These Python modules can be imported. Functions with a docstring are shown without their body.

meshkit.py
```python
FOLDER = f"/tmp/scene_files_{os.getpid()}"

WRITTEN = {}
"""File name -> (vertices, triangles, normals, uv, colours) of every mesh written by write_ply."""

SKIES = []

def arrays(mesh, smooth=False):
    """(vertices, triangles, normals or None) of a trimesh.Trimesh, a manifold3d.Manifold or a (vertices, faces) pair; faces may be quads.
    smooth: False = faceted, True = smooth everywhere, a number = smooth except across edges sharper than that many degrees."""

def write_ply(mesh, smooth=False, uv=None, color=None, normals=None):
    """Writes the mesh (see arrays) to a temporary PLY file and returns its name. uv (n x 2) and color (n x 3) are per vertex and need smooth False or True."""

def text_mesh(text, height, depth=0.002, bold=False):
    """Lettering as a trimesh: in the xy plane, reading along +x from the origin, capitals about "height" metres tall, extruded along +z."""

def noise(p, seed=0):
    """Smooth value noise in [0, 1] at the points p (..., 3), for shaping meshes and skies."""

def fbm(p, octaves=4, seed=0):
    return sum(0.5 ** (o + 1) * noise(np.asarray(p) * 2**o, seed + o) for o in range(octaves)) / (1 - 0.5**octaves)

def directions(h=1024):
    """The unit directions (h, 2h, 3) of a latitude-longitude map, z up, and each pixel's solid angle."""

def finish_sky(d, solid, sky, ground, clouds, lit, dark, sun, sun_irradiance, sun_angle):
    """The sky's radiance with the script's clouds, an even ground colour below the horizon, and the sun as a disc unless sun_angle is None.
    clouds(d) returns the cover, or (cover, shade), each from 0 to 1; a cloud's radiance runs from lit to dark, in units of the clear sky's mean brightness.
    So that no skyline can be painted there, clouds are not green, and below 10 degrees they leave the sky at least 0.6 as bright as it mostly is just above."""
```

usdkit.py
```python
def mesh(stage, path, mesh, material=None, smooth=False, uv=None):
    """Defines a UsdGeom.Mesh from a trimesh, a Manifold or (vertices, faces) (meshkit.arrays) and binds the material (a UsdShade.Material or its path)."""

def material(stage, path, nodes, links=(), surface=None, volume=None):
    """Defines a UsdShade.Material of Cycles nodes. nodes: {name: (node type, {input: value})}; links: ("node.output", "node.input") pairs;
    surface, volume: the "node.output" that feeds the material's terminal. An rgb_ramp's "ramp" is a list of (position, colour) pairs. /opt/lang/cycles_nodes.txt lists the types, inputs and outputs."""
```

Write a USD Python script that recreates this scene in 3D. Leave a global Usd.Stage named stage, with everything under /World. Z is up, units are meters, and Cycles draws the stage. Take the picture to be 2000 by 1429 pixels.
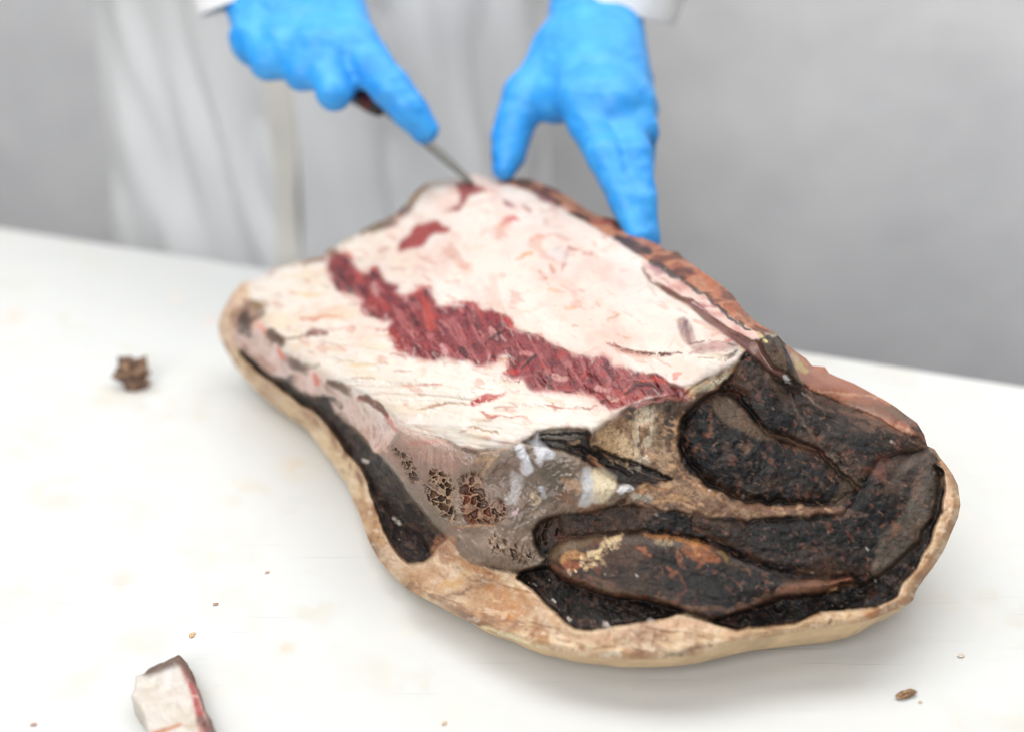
import math, random
import numpy as np, trimesh, manifold3d as m3, shapely, usdkit, meshkit
from shapely.geometry import Polygon, LineString
from scipy import ndimage
from scipy.interpolate import LinearNDInterpolator, NearestNDInterpolator
from pxr import Usd, UsdGeom, UsdLux, UsdShade, Gf, Sdf, Vt

random.seed(7); RNG = np.random.default_rng(7)
stage = Usd.Stage.CreateInMemory()
UsdGeom.SetStageUpAxis(stage, 'Z'); UsdGeom.SetStageMetersPerUnit(stage, 1.0)
UsdGeom.Xform.Define(stage, '/World'); UsdGeom.Scope.Define(stage, '/World/Looks')

# ------------------------------------------------------------------ camera
CAM_H, PITCH, FOC = 0.65, math.radians(30), 50.0
cam = UsdGeom.Camera.Define(stage, '/World/camera')
cam.AddTranslateOp().Set(Gf.Vec3d(0, 0, CAM_H)); cam.AddRotateXOp().Set(60.0)
cam.CreateHorizontalApertureAttr(36.0); cam.CreateVerticalApertureAttr(36.0 * 1429 / 2000)
cam.CreateFocalLengthAttr(FOC); cam.CreateFStopAttr(2.0); cam.CreateFocusDistanceAttr(0.985)
cam.CreateExposureAttr(0.03)
FPX = 2000 * FOC / 36.0
SP, CP = math.sin(PITCH), math.cos(PITCH)

def ray(px, py):
    px = np.asarray(px, float); py = np.asarray(py, float)
    dx = (px - 1000) / FPX; dy = (714.5 - py) / FPX
    return np.stack([dx, CP + dy * SP, -SP + dy * CP], -1)
def at_d(px, py, t):                      # point at depth t along the view
    return np.array([0, 0, CAM_H]) + ray(px, py) * np.asarray(t, float)[..., None]
def depth_of(px, py, z):                  # depth where the height is z
    return (np.asarray(z, float) - CAM_H) / ray(px, py)[..., 2]
def at(px, py, z=0.0):                    # point at height z
    return at_d(px, py, depth_of(px, py, z))

# ------------------------------------------------------------------ lamps
def rect_light(name, pos, aim, w, h, power, color):
    l = UsdLux.RectLight.Define(stage, '/World/' + name)
    f = np.array(aim, float) - np.array(pos, float); f /= np.linalg.norm(f)
    zax = -f; up = np.array([0, 1, 0.01]); xax = np.cross(up, zax); xax /= np.linalg.norm(xax); yax = np.cross(zax, xax)
    m = Gf.Matrix4d(*[float(v) for v in (*xax, 0, *yax, 0, *zax, 0, *pos, 1)])
    l.AddTransformOp().Set(m)
    l.CreateWidthAttr(w); l.CreateHeightAttr(h); l.CreateIntensityAttr(power); l.CreateColorAttr(Gf.Vec3f(*color))
    return l
rect_light('ceiling_lamp', (-0.2, 1.30, 1.70), (-0.15, 1.40, 0), 3.0, 0.9, 4.9, (1.0, .985, .96))
rect_light('ceiling_lamp_001', (-0.9, -1.6, 2.0), (-.1, 1.4, .1), 3.0, 1.4, 6.4, (.97, .985, 1.0))
rect_light('ceiling_lamp_003', (-0.75, 0.15, 1.72), (-0.28, 1.6, 0), 1.2, .6, 3.2, (.98, .99, 1.0))
rect_light('ceiling_lamp_002', (1.6, 0.6, 1.75), (0.2, .9, 0), 1.2, 1.2, 1.0, (.97, .985, 1.0))

# ------------------------------------------------------------------ helpers
def lin(c, k=1.0):
    c = np.asarray(c, float) / 255.0
    return np.where(c < .04045, c / 12.92, ((c + .055) / 1.055) ** 2.4) * k
NAMES = {}
def numbered(parent, name):
    k = (parent, name); n = NAMES.get(k, 0); NAMES[k] = n + 1
    return name if n == 0 else '%s_%03d' % (name, n)
def tag(p, label=None, cat=None, group=None, kind=None):
    p = p.GetPrim() if hasattr(p, 'GetPrim') else p
    for k, v in (('label', label), ('category', cat), ('group', group), ('kind', kind)):
        if v: p.SetCustomDataByKey(k, v)
    return p
def thing(name, label, cat, group=None):
    x = UsdGeom.Xform.Define(stage, '/World/' + numbered('/World', name))
    tag(x, label, cat, group); return x.GetPrim()
def obj(name, mesh, mat, parent=None, smooth=False, color=None, label=None):
    base = str(parent.GetPath()) if parent is not None else '/World'
    path = base + '/' + numbered(base, name)
    m = usdkit.mesh(stage, path, mesh, mat, smooth=smooth)
    if color is not None:
        UsdGeom.PrimvarsAPI(m).CreatePrimvar('albedo', Sdf.ValueTypeNames.Color3fArray, 'vertex').Set(Vt.Vec3fArray.FromNumpy(np.clip(color, 0, 1).astype(np.float32)))
    if label: tag(m, label)
    return m.GetPrim()
def mat(name, nodes, links=(), surface='p.BSDF'):
    return usdkit.material(stage, '/World/Looks/' + name, nodes, links, surface=surface)

def plain(name, color, rough=.5, scale=40, amount=.1, bump=.1, dist=.002, **kw):
    c = np.asarray(color)
    return mat(name, {'tc': ('texture_coordinate', {}), 'n': ('noise_texture', {'scale': scale, 'detail': 5, 'roughness': .6}),
        'r': ('rgb_ramp', {'ramp': [(.25, tuple(c * (1 - amount))), (.75, tuple(np.minimum(c * (1 + amount), 1)))]}),
        'b': ('bump', {'strength': bump, 'distance': dist}), 'p': ('principled_bsdf', {'roughness': rough, **kw})},
        [('tc.object', 'n.vector'), ('n.fac', 'r.fac'), ('r.color', 'p.base_color'), ('n.fac', 'b.height'), ('b.normal', 'p.normal')])

def painted(name, rough=.5, scale=700, amount=.25, bump=.3, dist=.0008, rough_var=.2, **kw):
    """A look that takes the colour held on the mesh and adds fine grain."""
    return mat(name, {'tc': ('texture_coordinate', {}), 'a': ('attribute', {'attribute': 'albedo'}),
        'n': ('noise_texture', {'scale': scale, 'detail': 4, 'roughness': .65}),
        'n2': ('noise_texture', {'scale': scale * .22, 'detail': 4, 'roughness': .6}),
        'm': ('map_range', {'from_min': .3, 'from_max': .7, 'to_min': 1 - amount, 'to_max': 1 + amount}),
        'x': ('mix_color', {'blend_type': 'multiply', 'fac': 1.0, 'use_clamp_result': False}),
        'cc': ('combine_xyz', {}),
        'rr': ('map_range', {'from_min': .3, 'from_max': .7, 'to_min': max(.05, rough - rough_var), 'to_max': min(1, rough + rough_var)}),
        'add': ('math', {'math_type': 'add'}),
        'b': ('bump', {'strength': bump, 'distance': dist}), 'p': ('principled_bsdf', {'roughness': rough, **kw})},
        [('tc.object', 'n.vector'), ('tc.object', 'n2.vector'), ('n.fac', 'm.value'), ('m.result', 'cc.x'), ('m.result', 'cc.y'), ('m.result', 'cc.z'),
         ('a.color', 'x.a'), ('cc.vector', 'x.b'), ('x.result', 'p.base_color'), ('n2.fac', 'rr.value'), ('rr.result', 'p.roughness'),
         ('n.fac', 'add.value1'), ('n2.fac', 'add.value2'), ('add.value', 'b.height'), ('b.normal', 'p.normal')])

def smoothstep(a, b, x):
    t = np.clip((x - a) / (b - a), 0, 1); return t * t * (3 - 2 * t)

# ------------------------------------------------------------------ setting
EDGE_A, EDGE_B = at(0, 447, 0), at(2000, 757, 0)
EU = (EDGE_B - EDGE_A) / np.linalg.norm(EDGE_B - EDGE_A)      # along the far table edge
EV = np.array([EU[1], -EU[0], 0])                              # from the edge towards the camera
def quad_sheet(corners):
    c = np.array(corners, float); return (c, np.array([[0, 1, 2], [0, 2, 3]]))
E0 = (EDGE_A + EDGE_B) / 2
def local(u, v, z): return E0 + EU * u + EV * v + np.array([0, 0, z])

WALL_D = -1.0
wall_m = mat('grey_wall', {'tc': ('texture_coordinate', {}), 'n': ('noise_texture', {'scale': 5.0, 'detail': 6, 'roughness': .65}),
    'r': ('rgb_ramp', {'ramp': [(.3, tuple(lin((219, 219, 221)))), (.62, tuple(lin((232, 232, 233)))), (.74, tuple(lin((237, 237, 238))))]}),
    'n2': ('noise_texture', {'scale': 9.0, 'detail': 5}), 'b': ('bump', {'strength': .25, 'distance': .02}),
    'p': ('principled_bsdf', {'roughness': .42})},
    [('tc.object', 'n.vector'), ('tc.object', 'n2.vector'), ('n.fac', 'r.fac'), ('r.color', 'p.base_color'), ('n2.fac', 'b.height'), ('b.normal', 'p.normal')])
floor_m = plain('grey_floor', lin((120, 120, 122)), .5, 12, .15)
wall = trimesh.creation.box((7.0, .12, 3.2)); ang = math.atan2(EU[1], EU[0])
wall.apply_translation((0, .06, 0.7)); wall.apply_transform(trimesh.transformations.rotation_matrix(ang, (0, 0, 1)))
wall.apply_translation(local(0, WALL_D, 0))
tag(obj('wall', wall, wall_m), kind='structure')
fl = trimesh.creation.box((7.0, 6.0, .1)); fl.apply_translation((0, -3.0, -.95)); fl.apply_transform(trimesh.transformations.rotation_matrix(ang, (0, 0, 1)))
fl.apply_translation(local(0, WALL_D, 0)); tag(obj('floor', fl, floor_m), kind='structure')

# cutting table
table = thing('cutting_table', 'long white plastic topped cutting table with faint meat stains', 'table')
steel_m = plain('brushed_steel', lin((150, 152, 155)), .3, 60, .1, metallic=1.0)
nu, nv = 420, 260
uu, vv = np.meshgrid(np.linspace(-1.1, 1.1, nu), np.linspace(0.0, 1.25, nv))
Pt = E0 + uu[..., None] * EU + vv[..., None] * EV
tc = np.ones(Pt.shape) * lin((211, 212, 210))
f1 = meshkit.fbm(Pt * 14, 5, 3); f2 = meshkit.fbm(Pt * 45, 4, 9)
st = smoothstep(.56, .8, f1) * smoothstep(.45, .65, f2)
tc = tc * (1 - st[..., None] * .14 * np.array([.3, .55, 1.0]))
for (px, py, r, c, k) in [(135, 1125, 26, (205, 165, 140), .22), (240, 1130, 22, (215, 180, 150), .18), (590, 905, 34, (214, 190, 150), .25), (20, 620, 24, (235, 195, 175), .35),
        (410, 625, 14, (230, 200, 180), .3), (345, 580, 14, (235, 215, 195), .3), (60, 860, 55, (220, 205, 170), .18), (250, 1000, 60, (222, 205, 175), .12), (560, 1265, 14, (220, 170, 120), .25),
        (130, 790, 60, (225, 215, 195), .12), (1640, 1330, 40, (215, 208, 190), .1), (520, 1340, 60, (225, 215, 195), .15), (880, 1400, 50, (225, 215, 195), .12), (330, 880, 50, (228, 214, 190), .12), (450, 960, 40, (225, 210, 185), .12)]:
    c0 = at(px, py, 0); R = r / FPX * depth_of(px, py, 0)
    d = np.linalg.norm((Pt - c0)[..., :2] * np.array([1, .75]), axis=-1) / R
    w = np.exp(-d * d) * min(.8, k * 1.9) * smoothstep(.25, .65, meshkit.fbm(Pt * 70, 3, 5))
    tc = tc * (1 - w[..., None]) + lin(c) * w[..., None]
idx = np.arange(nu * nv).reshape(nv, nu)
q = np.stack([idx[:-1, :-1], idx[1:, :-1], idx[1:, 1:], idx[:-1, 1:]], -1).reshape(-1, 4)
V = Pt.reshape(-1, 3); C = tc.reshape(-1, 3)
# rolled edge and the board's thickness
def edge_strip(line, cols, out):
    n = len(line); vs, cs, fs = [line], [cols], []
    for (o, dz) in ((.0025, -.0007), (.004, -.0025), (.004, -.02)):
        vs.append(line + out * o + np.array([0, 0, dz])); cs.append(cols)
    for k in range(3):
        a = np.arange(n - 1) + k * n; fs.append(np.stack([a, a + 1, a + n + 1, a + n], -1))
    return np.vstack(vs), np.vstack(cs), np.vstack(fs)
vs, cs, fs = [V], [C], [q]; off = len(V)
for sl, out in ((np.s_[0, :], -EV), (np.s_[-1, :], EV), (np.s_[:, 0], -EU), (np.s_[:, -1], EU)):
    a, b, c_ = edge_strip(Pt[sl], tc[sl], out); vs.append(a); cs.append(b); fs.append(c_ + off); off += len(a)
top_m = mat('white_board', {'tc': ('texture_coordinate', {}), 'a': ('attribute', {'attribute': 'albedo'}), 'm1': ('mapping', {'rotation': (0, 0, .5), 'scale': (5, 260, 1)}), 'm2': ('mapping', {'rotation': (0, 0, -.35), 'scale': (7, 330, 1)}),
    'n1': ('noise_texture', {'scale': 1.0, 'detail': 3}), 'n2': ('noise_texture', {'scale': 1.0, 'detail': 3}), 'n3': ('noise_texture', {'scale': 16, 'detail': 6, 'roughness': .7}),
    'mx': ('math', {'math_type': 'maximum'}), 'mr': ('map_range', {'range_type': 'smoothstep', 'from_min': .66, 'from_max': .76, 'to_min': 1.0, 'to_max': .86}), 'mb': ('map_range', {'from_min': .66, 'from_max': .76, 'to_min': 1.0, 'to_max': 0.0, 'clamp': True}),
    'ms': ('map_range', {'range_type': 'smoothstep', 'from_min': .52, 'from_max': .75, 'to_min': 0.0, 'to_max': .3}), 'c1': ('combine_xyz', {}), 'x': ('mix_color', {'blend_type': 'multiply', 'fac': 1.0}), 'y': ('mix_color', {'b': tuple(lin((226, 216, 196)))}),
    'rr': ('map_range', {'from_min': .3, 'from_max': .7, 'to_min': .28, 'to_max': .5}), 'b': ('bump', {'strength': .3, 'distance': .0005}), 'p': ('principled_bsdf', {})},
    [('tc.object', 'm1.vector'), ('tc.object', 'm2.vector'), ('m1.vector', 'n1.vector'), ('m2.vector', 'n2.vector'), ('tc.object', 'n3.vector'), ('n1.fac', 'mx.value1'), ('n2.fac', 'mx.value2'), ('mx.value', 'mr.value'), ('mx.value', 'mb.value'),
     ('mr.result', 'c1.x'), ('mr.result', 'c1.y'), ('mr.result', 'c1.z'), ('n3.fac', 'ms.value'), ('ms.result', 'y.fac'), ('a.color', 'y.a'), ('y.result', 'x.a'), ('c1.vector', 'x.b'), ('x.result', 'p.base_color'), ('n3.fac', 'rr.value'), ('rr.result', 'p.roughness'), ('mb.result', 'b.height'), ('b.normal', 'p.normal')])
mm = meshkit.arrays((np.vstack(vs), np.vstack(fs)), True)
obj('table_top', (mm[0], mm[1]), top_m, table, smooth=True, color=np.vstack(cs))
fr = trimesh.creation.box((2.1, 1.15, .03)); fr.apply_translation((0, -.625, -.036)); fr.apply_transform(trimesh.transformations.rotation_matrix(ang, (0, 0, 1))); fr.apply_translation(E0)
obj('frame', fr, steel_m, table)
for su in (-1, 1):
    for v in (.12, 1.13):
        lg = trimesh.creation.cylinder(.02, .85, sections=20); lg.apply_translation(local(su * .98, v, -.476)); obj('leg', lg, steel_m, table)

# ------------------------------------------------------------------ the aged rib of beef
OUT = [(473,552),(457,569),(436,605),(426,634),(429,657),(442,685),(457,710),(480,741),(509,767),(536,788),(570,812),(600,836),(623,869),(655,911),(678,943),(690,978),(703,1004),(713,1037),(723,1061),(740,1092),(769,1124),(792,1147),(826,1166),(855,1181),(889,1199),(931,1220),(962,1235),(1004,1248),(1057,1267),(1100,1276),(1150,1283),(1220,1287),(1290,1286),(1350,1280),(1419,1265),(1468,1250),(1518,1239),(1581,1229),(1644,1220),(1696,1211),(1750,1189),(1773,1180),(1784,1170),(1789,1153),(1806,1128),(1821,1109),(1844,1073),(1861,1033),(1871,1010),(1876,985),(1871,947),(1861,926),(1848,907),(1836,893),(1825,876),(1811,870),(1805,848),(1791,825),(1770,810),(1749,794),(1728,781),(1697,764),(1665,747),(1634,735),(1619,728),(1611,716),(1586,714),(1573,699),(1556,688),(1528,666),(1517,652),(1494,639),(1473,626),(1452,605),(1431,576),(1402,551),(1368,528),(1336,505),(1324,492),(1301,490),(1284,477),(1259,467),(1223,448),(1200,428),(1162,419),(1137,404),(1123,393),(1089,372),(1060,360),(1030,349),(1001,350),(963,354),(942,345),(923,338),(902,351),(873,351),(831,360),(810,375),(795,398),(774,417),(747,431),(718,444),(694,459),(669,473),(650,484),(640,488),(631,502),(606,505),(589,511),(536,525),(518,538),(484,550)]
CTRL = [(484,550,.085),(536,525,.095),(600,505,.105),(640,490,.11),(694,459,.12),(747,431,.13),(795,398,.14),(831,360,.15),(873,351,.155),(923,340,.16),(963,353,.165),(1030,349,.165),(1089,372,.165),(1137,404,.167),(1200,427,.17),(1257,463,.17),(1324,492,.17),(1402,551,.172),(1452,605,.175),(1494,639,.177),(1517,652,.177),
 (560,600,.10),(650,560,.115),(700,640,.12),(800,600,.135),(800,740,.125),(900,500,.15),(900,700,.14),(950,800,.14),(1000,600,.155),(1100,500,.165),(1100,700,.155),(1200,600,.168),(1200,720,.16),(1300,650,.172),(1400,660,.175),
 (515,650,.09),(548,672,.09),(605,712,.095),(655,745,.1),(715,770,.108),(780,835,.11),(850,855,.118),(930,878,.12),(1010,868,.127),(1060,840,.135),(1150,838,.14),(1230,790,.15),(1340,765,.158),(1430,710,.165),(1460,690,.168),
 (428,634,.055),(436,605,.07),(457,569,.08),
 (442,685,.035),(480,741,.025),(536,788,.02),(600,836,.018),(655,911,.018),(690,978,.018),(721,1061,.018),(769,1124,.018),(826,1166,.02),(889,1199,.02),(962,1235,.022),(1057,1267,.025),(1150,1283,.027),(1250,1286,.03),(1350,1280,.032),(1468,1250,.035),(1581,1229,.037),(1696,1212,.04),(1773,1180,.045),(1806,1128,.055),(1844,1073,.065),(1871,1010,.075),(1876,985,.08),(1871,947,.085),(1848,907,.092),(1823,878,.098),(1805,848,.105),(1749,794,.115),(1665,747,.12),(1611,716,.125),(1556,688,.14),
 (500,715,.05),(560,755,.055),(640,810,.055),(690,870,.05),(740,960,.045),(790,1040,.04),(830,1080,.035),
 (743,888,.085),(787,945,.075),(827,999,.065),(873,1050,.055),(952,1107,.045),(1025,1113,.045),(900,950,.09),(960,1000,.08),(1000,930,.1),
 (1100,950,.1),(1200,950,.105),(1200,880,.12),(1300,870,.125),(1420,760,.15),(1420,870,.13),(1500,920,.115),(1500,780,.145),(1540,700,.165),(1580,760,.14),(1600,850,.125),(1700,850,.115),(1700,920,.105),(1780,900,.098),(1800,1000,.08),(1700,1020,.085),(1600,1000,.095),(1400,1000,.095),(1250,1020,.085),(1100,1030,.075),(1100,1090,.06),(1250,1110,.062),(1400,1130,.06),(1550,1150,.058),(1650,1100,.07),(1750,1100,.065),(1150,1190,.042),(1000,1150,.035),(900,1130,.03),(1300,1220,.04),(1500,1200,.048),(1650,1170,.05),(860,1090,.035)]
CTRL = [(x, y, z * (1.0 + .3 * (z < .045) * (y > 1150))) for x, y, z in CTRL]
STEP = 1.6
X0, Y0, X1, Y1 = 418, 330, 1884, 1294
gx = np.arange(X0, X1 + .1, STEP); gy = np.arange(Y0, Y1 + .1, STEP)
GX, GY = np.meshgrid(gx, gy); SH = GX.shape
cp = np.array(CTRL, float); ct = depth_of(cp[:, 0], cp[:, 1], cp[:, 2])
D0 = LinearNDInterpolator(cp[:, :2], ct)(GX, GY); Dn = NearestNDInterpolator(cp[:, :2], ct)(GX, GY)
D0 = np.where(np.isnan(D0), Dn, D0); D0 = ndimage.gaussian_filter(D0, 9 / STEP * 2 / 2)
# the mass is kept in metres: P holds every point of the skin before its relief
P0 = at_d(GX, GY, D0)

def blob(poly, soft=1.5, wob=0.0, seed=0, ws=.02):
    """Soft mask of a traced outline; wob roughens its edge by that many pixels."""
    pg = Polygon(poly).buffer(0); x0, y0, x1, y1 = pg.buffer(8 + wob * 2 + soft * 3).bounds
    i0, i1 = np.searchsorted(gy, [y0, y1]); j0, j1 = np.searchsorted(gx, [x0, x1]); m = np.zeros(SH)
    if i1 <= i0 or j1 <= j0: return m
    xs, ys = GX[i0:i1, j0:j1], GY[i0:i1, j0:j1]
    if wob:
        k = 1 / (ws * 1000)
        q3 = np.stack([xs * k, ys * k, np.zeros_like(xs)], -1)
        xs = xs + wob * 2 * (meshkit.fbm(q3, 3, seed + 1) - .5); ys = ys + wob * 2 * (meshkit.fbm(q3, 3, seed + 77) - .5)
    ins = shapely.contains_xy(pg, xs.ravel(), ys.ravel()).reshape(xs.shape).astype(float)
    m[i0:i1, j0:j1] = ndimage.gaussian_filter(ins, max(.35, soft / STEP)) if soft else ins
    return m
def stroke(pts, w, soft=1.5, wob=0.0, seed=0, solid=0.0):
    pts = np.array(pts, float); ww = np.atleast_1d(np.asarray(w, float)); ww = np.full(len(pts), ww[0]) if len(ww) == 1 else ww
    r = ww.max() + 3 * soft + wob * 2 + 3
    i0, i1 = np.searchsorted(gy, [pts[:, 1].min() - r, pts[:, 1].max() + r]); j0, j1 = np.searchsorted(gx, [pts[:, 0].min() - r, pts[:, 0].max() + r])
    m = np.zeros(SH); xs, ys = GX[i0:i1, j0:j1].copy(), GY[i0:i1, j0:j1].copy()
    if xs.size == 0: return m
    wm = ww.max(); q3 = np.stack([xs * .05, ys * .05, np.zeros_like(xs) + seed * 3.1], -1)
    tex = 1.0
    if wob:
        am = wob + .5 * min(wm, 30); q4 = q3 * (20 / max(wm * 1.6, 7))
        xs += am * 1.7 * (meshkit.fbm(q4, 3, 5) - .5); ys += am * 1.7 * (meshkit.fbm(q4, 3, 55) - .5)
        if wm > 3: tex = np.clip(.45 + 1.5 * smoothstep(.3, .62, meshkit.fbm(q3 * 3.2, 3, 95)), solid, 1)
    soft = max(soft, .22 * min(wm, 24)) if wob else soft
    best = np.zeros(xs.shape)
    for a, b, wa, wb in zip(pts[:-1], pts[1:], ww[:-1], ww[1:]):
        d = b - a; L = max(d @ d, 1e-9); t = np.clip(((xs - a[0]) * d[0] + (ys - a[1]) * d[1]) / L, 0, 1)
        dist = np.hypot(xs - a[0] - t * d[0], ys - a[1] - t * d[1]); hw = (wa + (wb - wa) * t) / 2
        best = np.maximum(best, 1 - smoothstep(-soft, soft, dist - hw))
    m[i0:i1, j0:j1] = best * tex; return m

COL = np.zeros(SH + (3,)); REL = np.zeros(SH); LAB = np.full(SH, -1); PARTS = []
def nf(scale, octv=4, seed=0, stretch=(1, 1, 1), rot=0.0):
    Q = P0 * scale
    if rot:
        c, s = math.cos(rot), math.sin(rot); Q = np.stack([Q[..., 0] * c - Q[..., 2] * s, Q[..., 1], Q[..., 0] * s + Q[..., 2] * c], -1)
    return meshkit.fbm(Q * np.array(stretch), octv, seed)
def nfp(px, octv=4, seed=0, stretch=1.0, angle=0.0):
    ca, sa = math.cos(angle), math.sin(angle); U, V = (GX * ca + GY * sa) / (px * stretch), (-GX * sa + GY * ca) / px
    return meshkit.fbm(np.stack([U, V, U * 0 + seed * 1.7], -1), octv, seed)
def over(mask, color, k=1.0):
    r = np.flatnonzero(mask.any(1)); c = np.flatnonzero(mask.any(0))
    if len(r) == 0: return
    sl = np.s_[r[0]:r[-1] + 1, c[0]:c[-1] + 1]; a = np.clip(mask[sl] * k, 0, 1)[..., None]; color = np.asarray(color)
    COL[sl] = COL[sl] * (1 - a) + (color[sl] if color.ndim == 3 else color) * a
def region(name, poly, colors, rel=0.0, bulge=0.0, bw=40, soft=1.5, wob=2.0, seed=0, nscale=60, stretch=(1, 1, 1), rot=0, rough=0.0, rscale=120, contrast=2.2, groove=0.0, mat_=None, label=None, part=True):
    """A piece of the joint: colours, its own height, swelling and roughness, and a groove along its border."""
    global REL, COL
    m = blob(poly, soft, wob, seed)
    n = nf(nscale, 5, seed, stretch, rot); n = np.clip((n - .5) * contrast + .5, 0, 1) * (len(colors) - 1)
    cs = np.array([lin(c) for c in colors]); i = np.minimum(n.astype(int), len(cs) - 2) if len(cs) > 1 else None
    c = cs[0] if len(cs) == 1 else cs[i] * (1 - (n - i))[..., None] + cs[i + 1] * (n - i)[..., None]
    over(m, c)
    hard = m > .5
    h = np.full(SH, rel)
    if bulge:
        d = ndimage.distance_transform_edt(hard) * STEP; h = h + bulge * np.sqrt(np.clip(1 - (1 - np.clip(d / bw, 0, 1)) ** 2, 0, 1))
    if rough: h = h + rough * (nf(rscale, 4, seed + 31, stretch, rot) - .5) * 2
    mr = ndimage.gaussian_filter(hard.astype(float), 2.2 / STEP)
    REL = REL * (1 - mr) + h * mr
    if groove:
        e = ndimage.distance_transform_edt(~hard) * STEP; e2 = ndimage.distance_transform_edt(hard) * STEP
        REL = REL - groove * np.exp(-((np.maximum(e, e2)) / 5.0) ** 2)
    if part:
        PARTS.append((name, mat_, label)); LAB[hard] = len(PARTS) - 1
    else:
        pass
    return m

crust_m = painted('dried_crust', specular_ior_level=.35, rough=.5, scale=900, amount=.3, bump=.55, dist=.0012, rough_var=.25)
lean_m = painted('raw_lean', rough=.38, scale=500, amount=.15, bump=.35, dist=.0012, rough_var=.15, subsurface_weight=.1, subsurface_radius=(.004, .001, .0006), subsurface_scale=1.0)
fat_m = painted('white_fat', rough=.36, scale=300, amount=.03, bump=.3, dist=.0012, rough_var=.15, subsurface_weight=.15, subsurface_radius=(.004, .003, .002), subsurface_scale=1.0)
bone_m = painted('sawn_bone', specular_ior_level=.5, rough=.38, scale=700, amount=.12, bump=.2, dist=.0008, rough_var=.2)
rind_m = painted('tan_rind', rough=.5, scale=500, amount=.12, bump=.35, dist=.001, rough_var=.15)
memb_m = painted('dried_membrane', rough=.33, scale=300, amount=.08, bump=.15, dist=.001, rough_var=.1)

# -- rind all round
region('outer_rind', [(p[0], p[1]) for p in Polygon(OUT).buffer(14).exterior.coords], [(150,112,80),(190,148,112),(214,178,140),(228,200,165),(185,140,100)], bulge=.004, bw=30, wob=0, nscale=55, rough=.0012, seed=4, mat_=rind_m)
# -- front face base
FACE = [(743,888),(780,835),(850,852),(930,878),(1010,868),(1050,840),(1150,838),(1230,790),(1340,765),(1450,690),(1500,650),(1530,660),(1565,742),(1582,762),(1613,770),(1644,787),(1676,798),(1718,816),(1764,844),(1805,855),(1812,872),(1835,895),(1843,922),(1844,953),(1838,995),(1821,1035),(1802,1082),(1787,1111),(1760,1140),(1752,1163),(1722,1178),(1686,1187),(1602,1193),(1550,1218),(1440,1229),(1390,1214),(1337,1193),(1261,1212),(1156,1229),(1124,1227),(1078,1187),(1040,1149),(1020,1120),(952,1107),(889,1065),(827,999),(787,945)]
DK = [(16,15,16),(24,22,22),(33,28,27),(54,40,34),(22,20,20)]
region('dried_face', FACE, DK, nscale=90, rough=.0018, rscale=160, seed=11, wob=5, mat_=crust_m)
# -- dark lean seen in the long gap between ribs and rind
GAP = [(462,682),(480,690),(501,710),(526,733),(547,739),(564,744),(585,765),(610,775),(641,775),(662,792),(669,819),(692,836),(718,861),(730,882),(743,888),(760,909),(787,945),(806,972),(827,999),(848,1025),(873,1050),(854,1065),(844,1083),(827,1098),(799,1098),(785,1088),(768,1067),(749,1031),(739,1004),(728,974),(718,943),(705,913),(678,884),(655,850),(634,823),(610,800),(589,792),(557,767),(530,746),(505,729),(480,704)]
region('dried_lean', GAP, [(26,24,24),(36,31,31),(44,38,37),(52,44,42)], rel=-.011, rough=.0012, seed=21, nscale=110, wob=1.5, mat_=crust_m)
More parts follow.
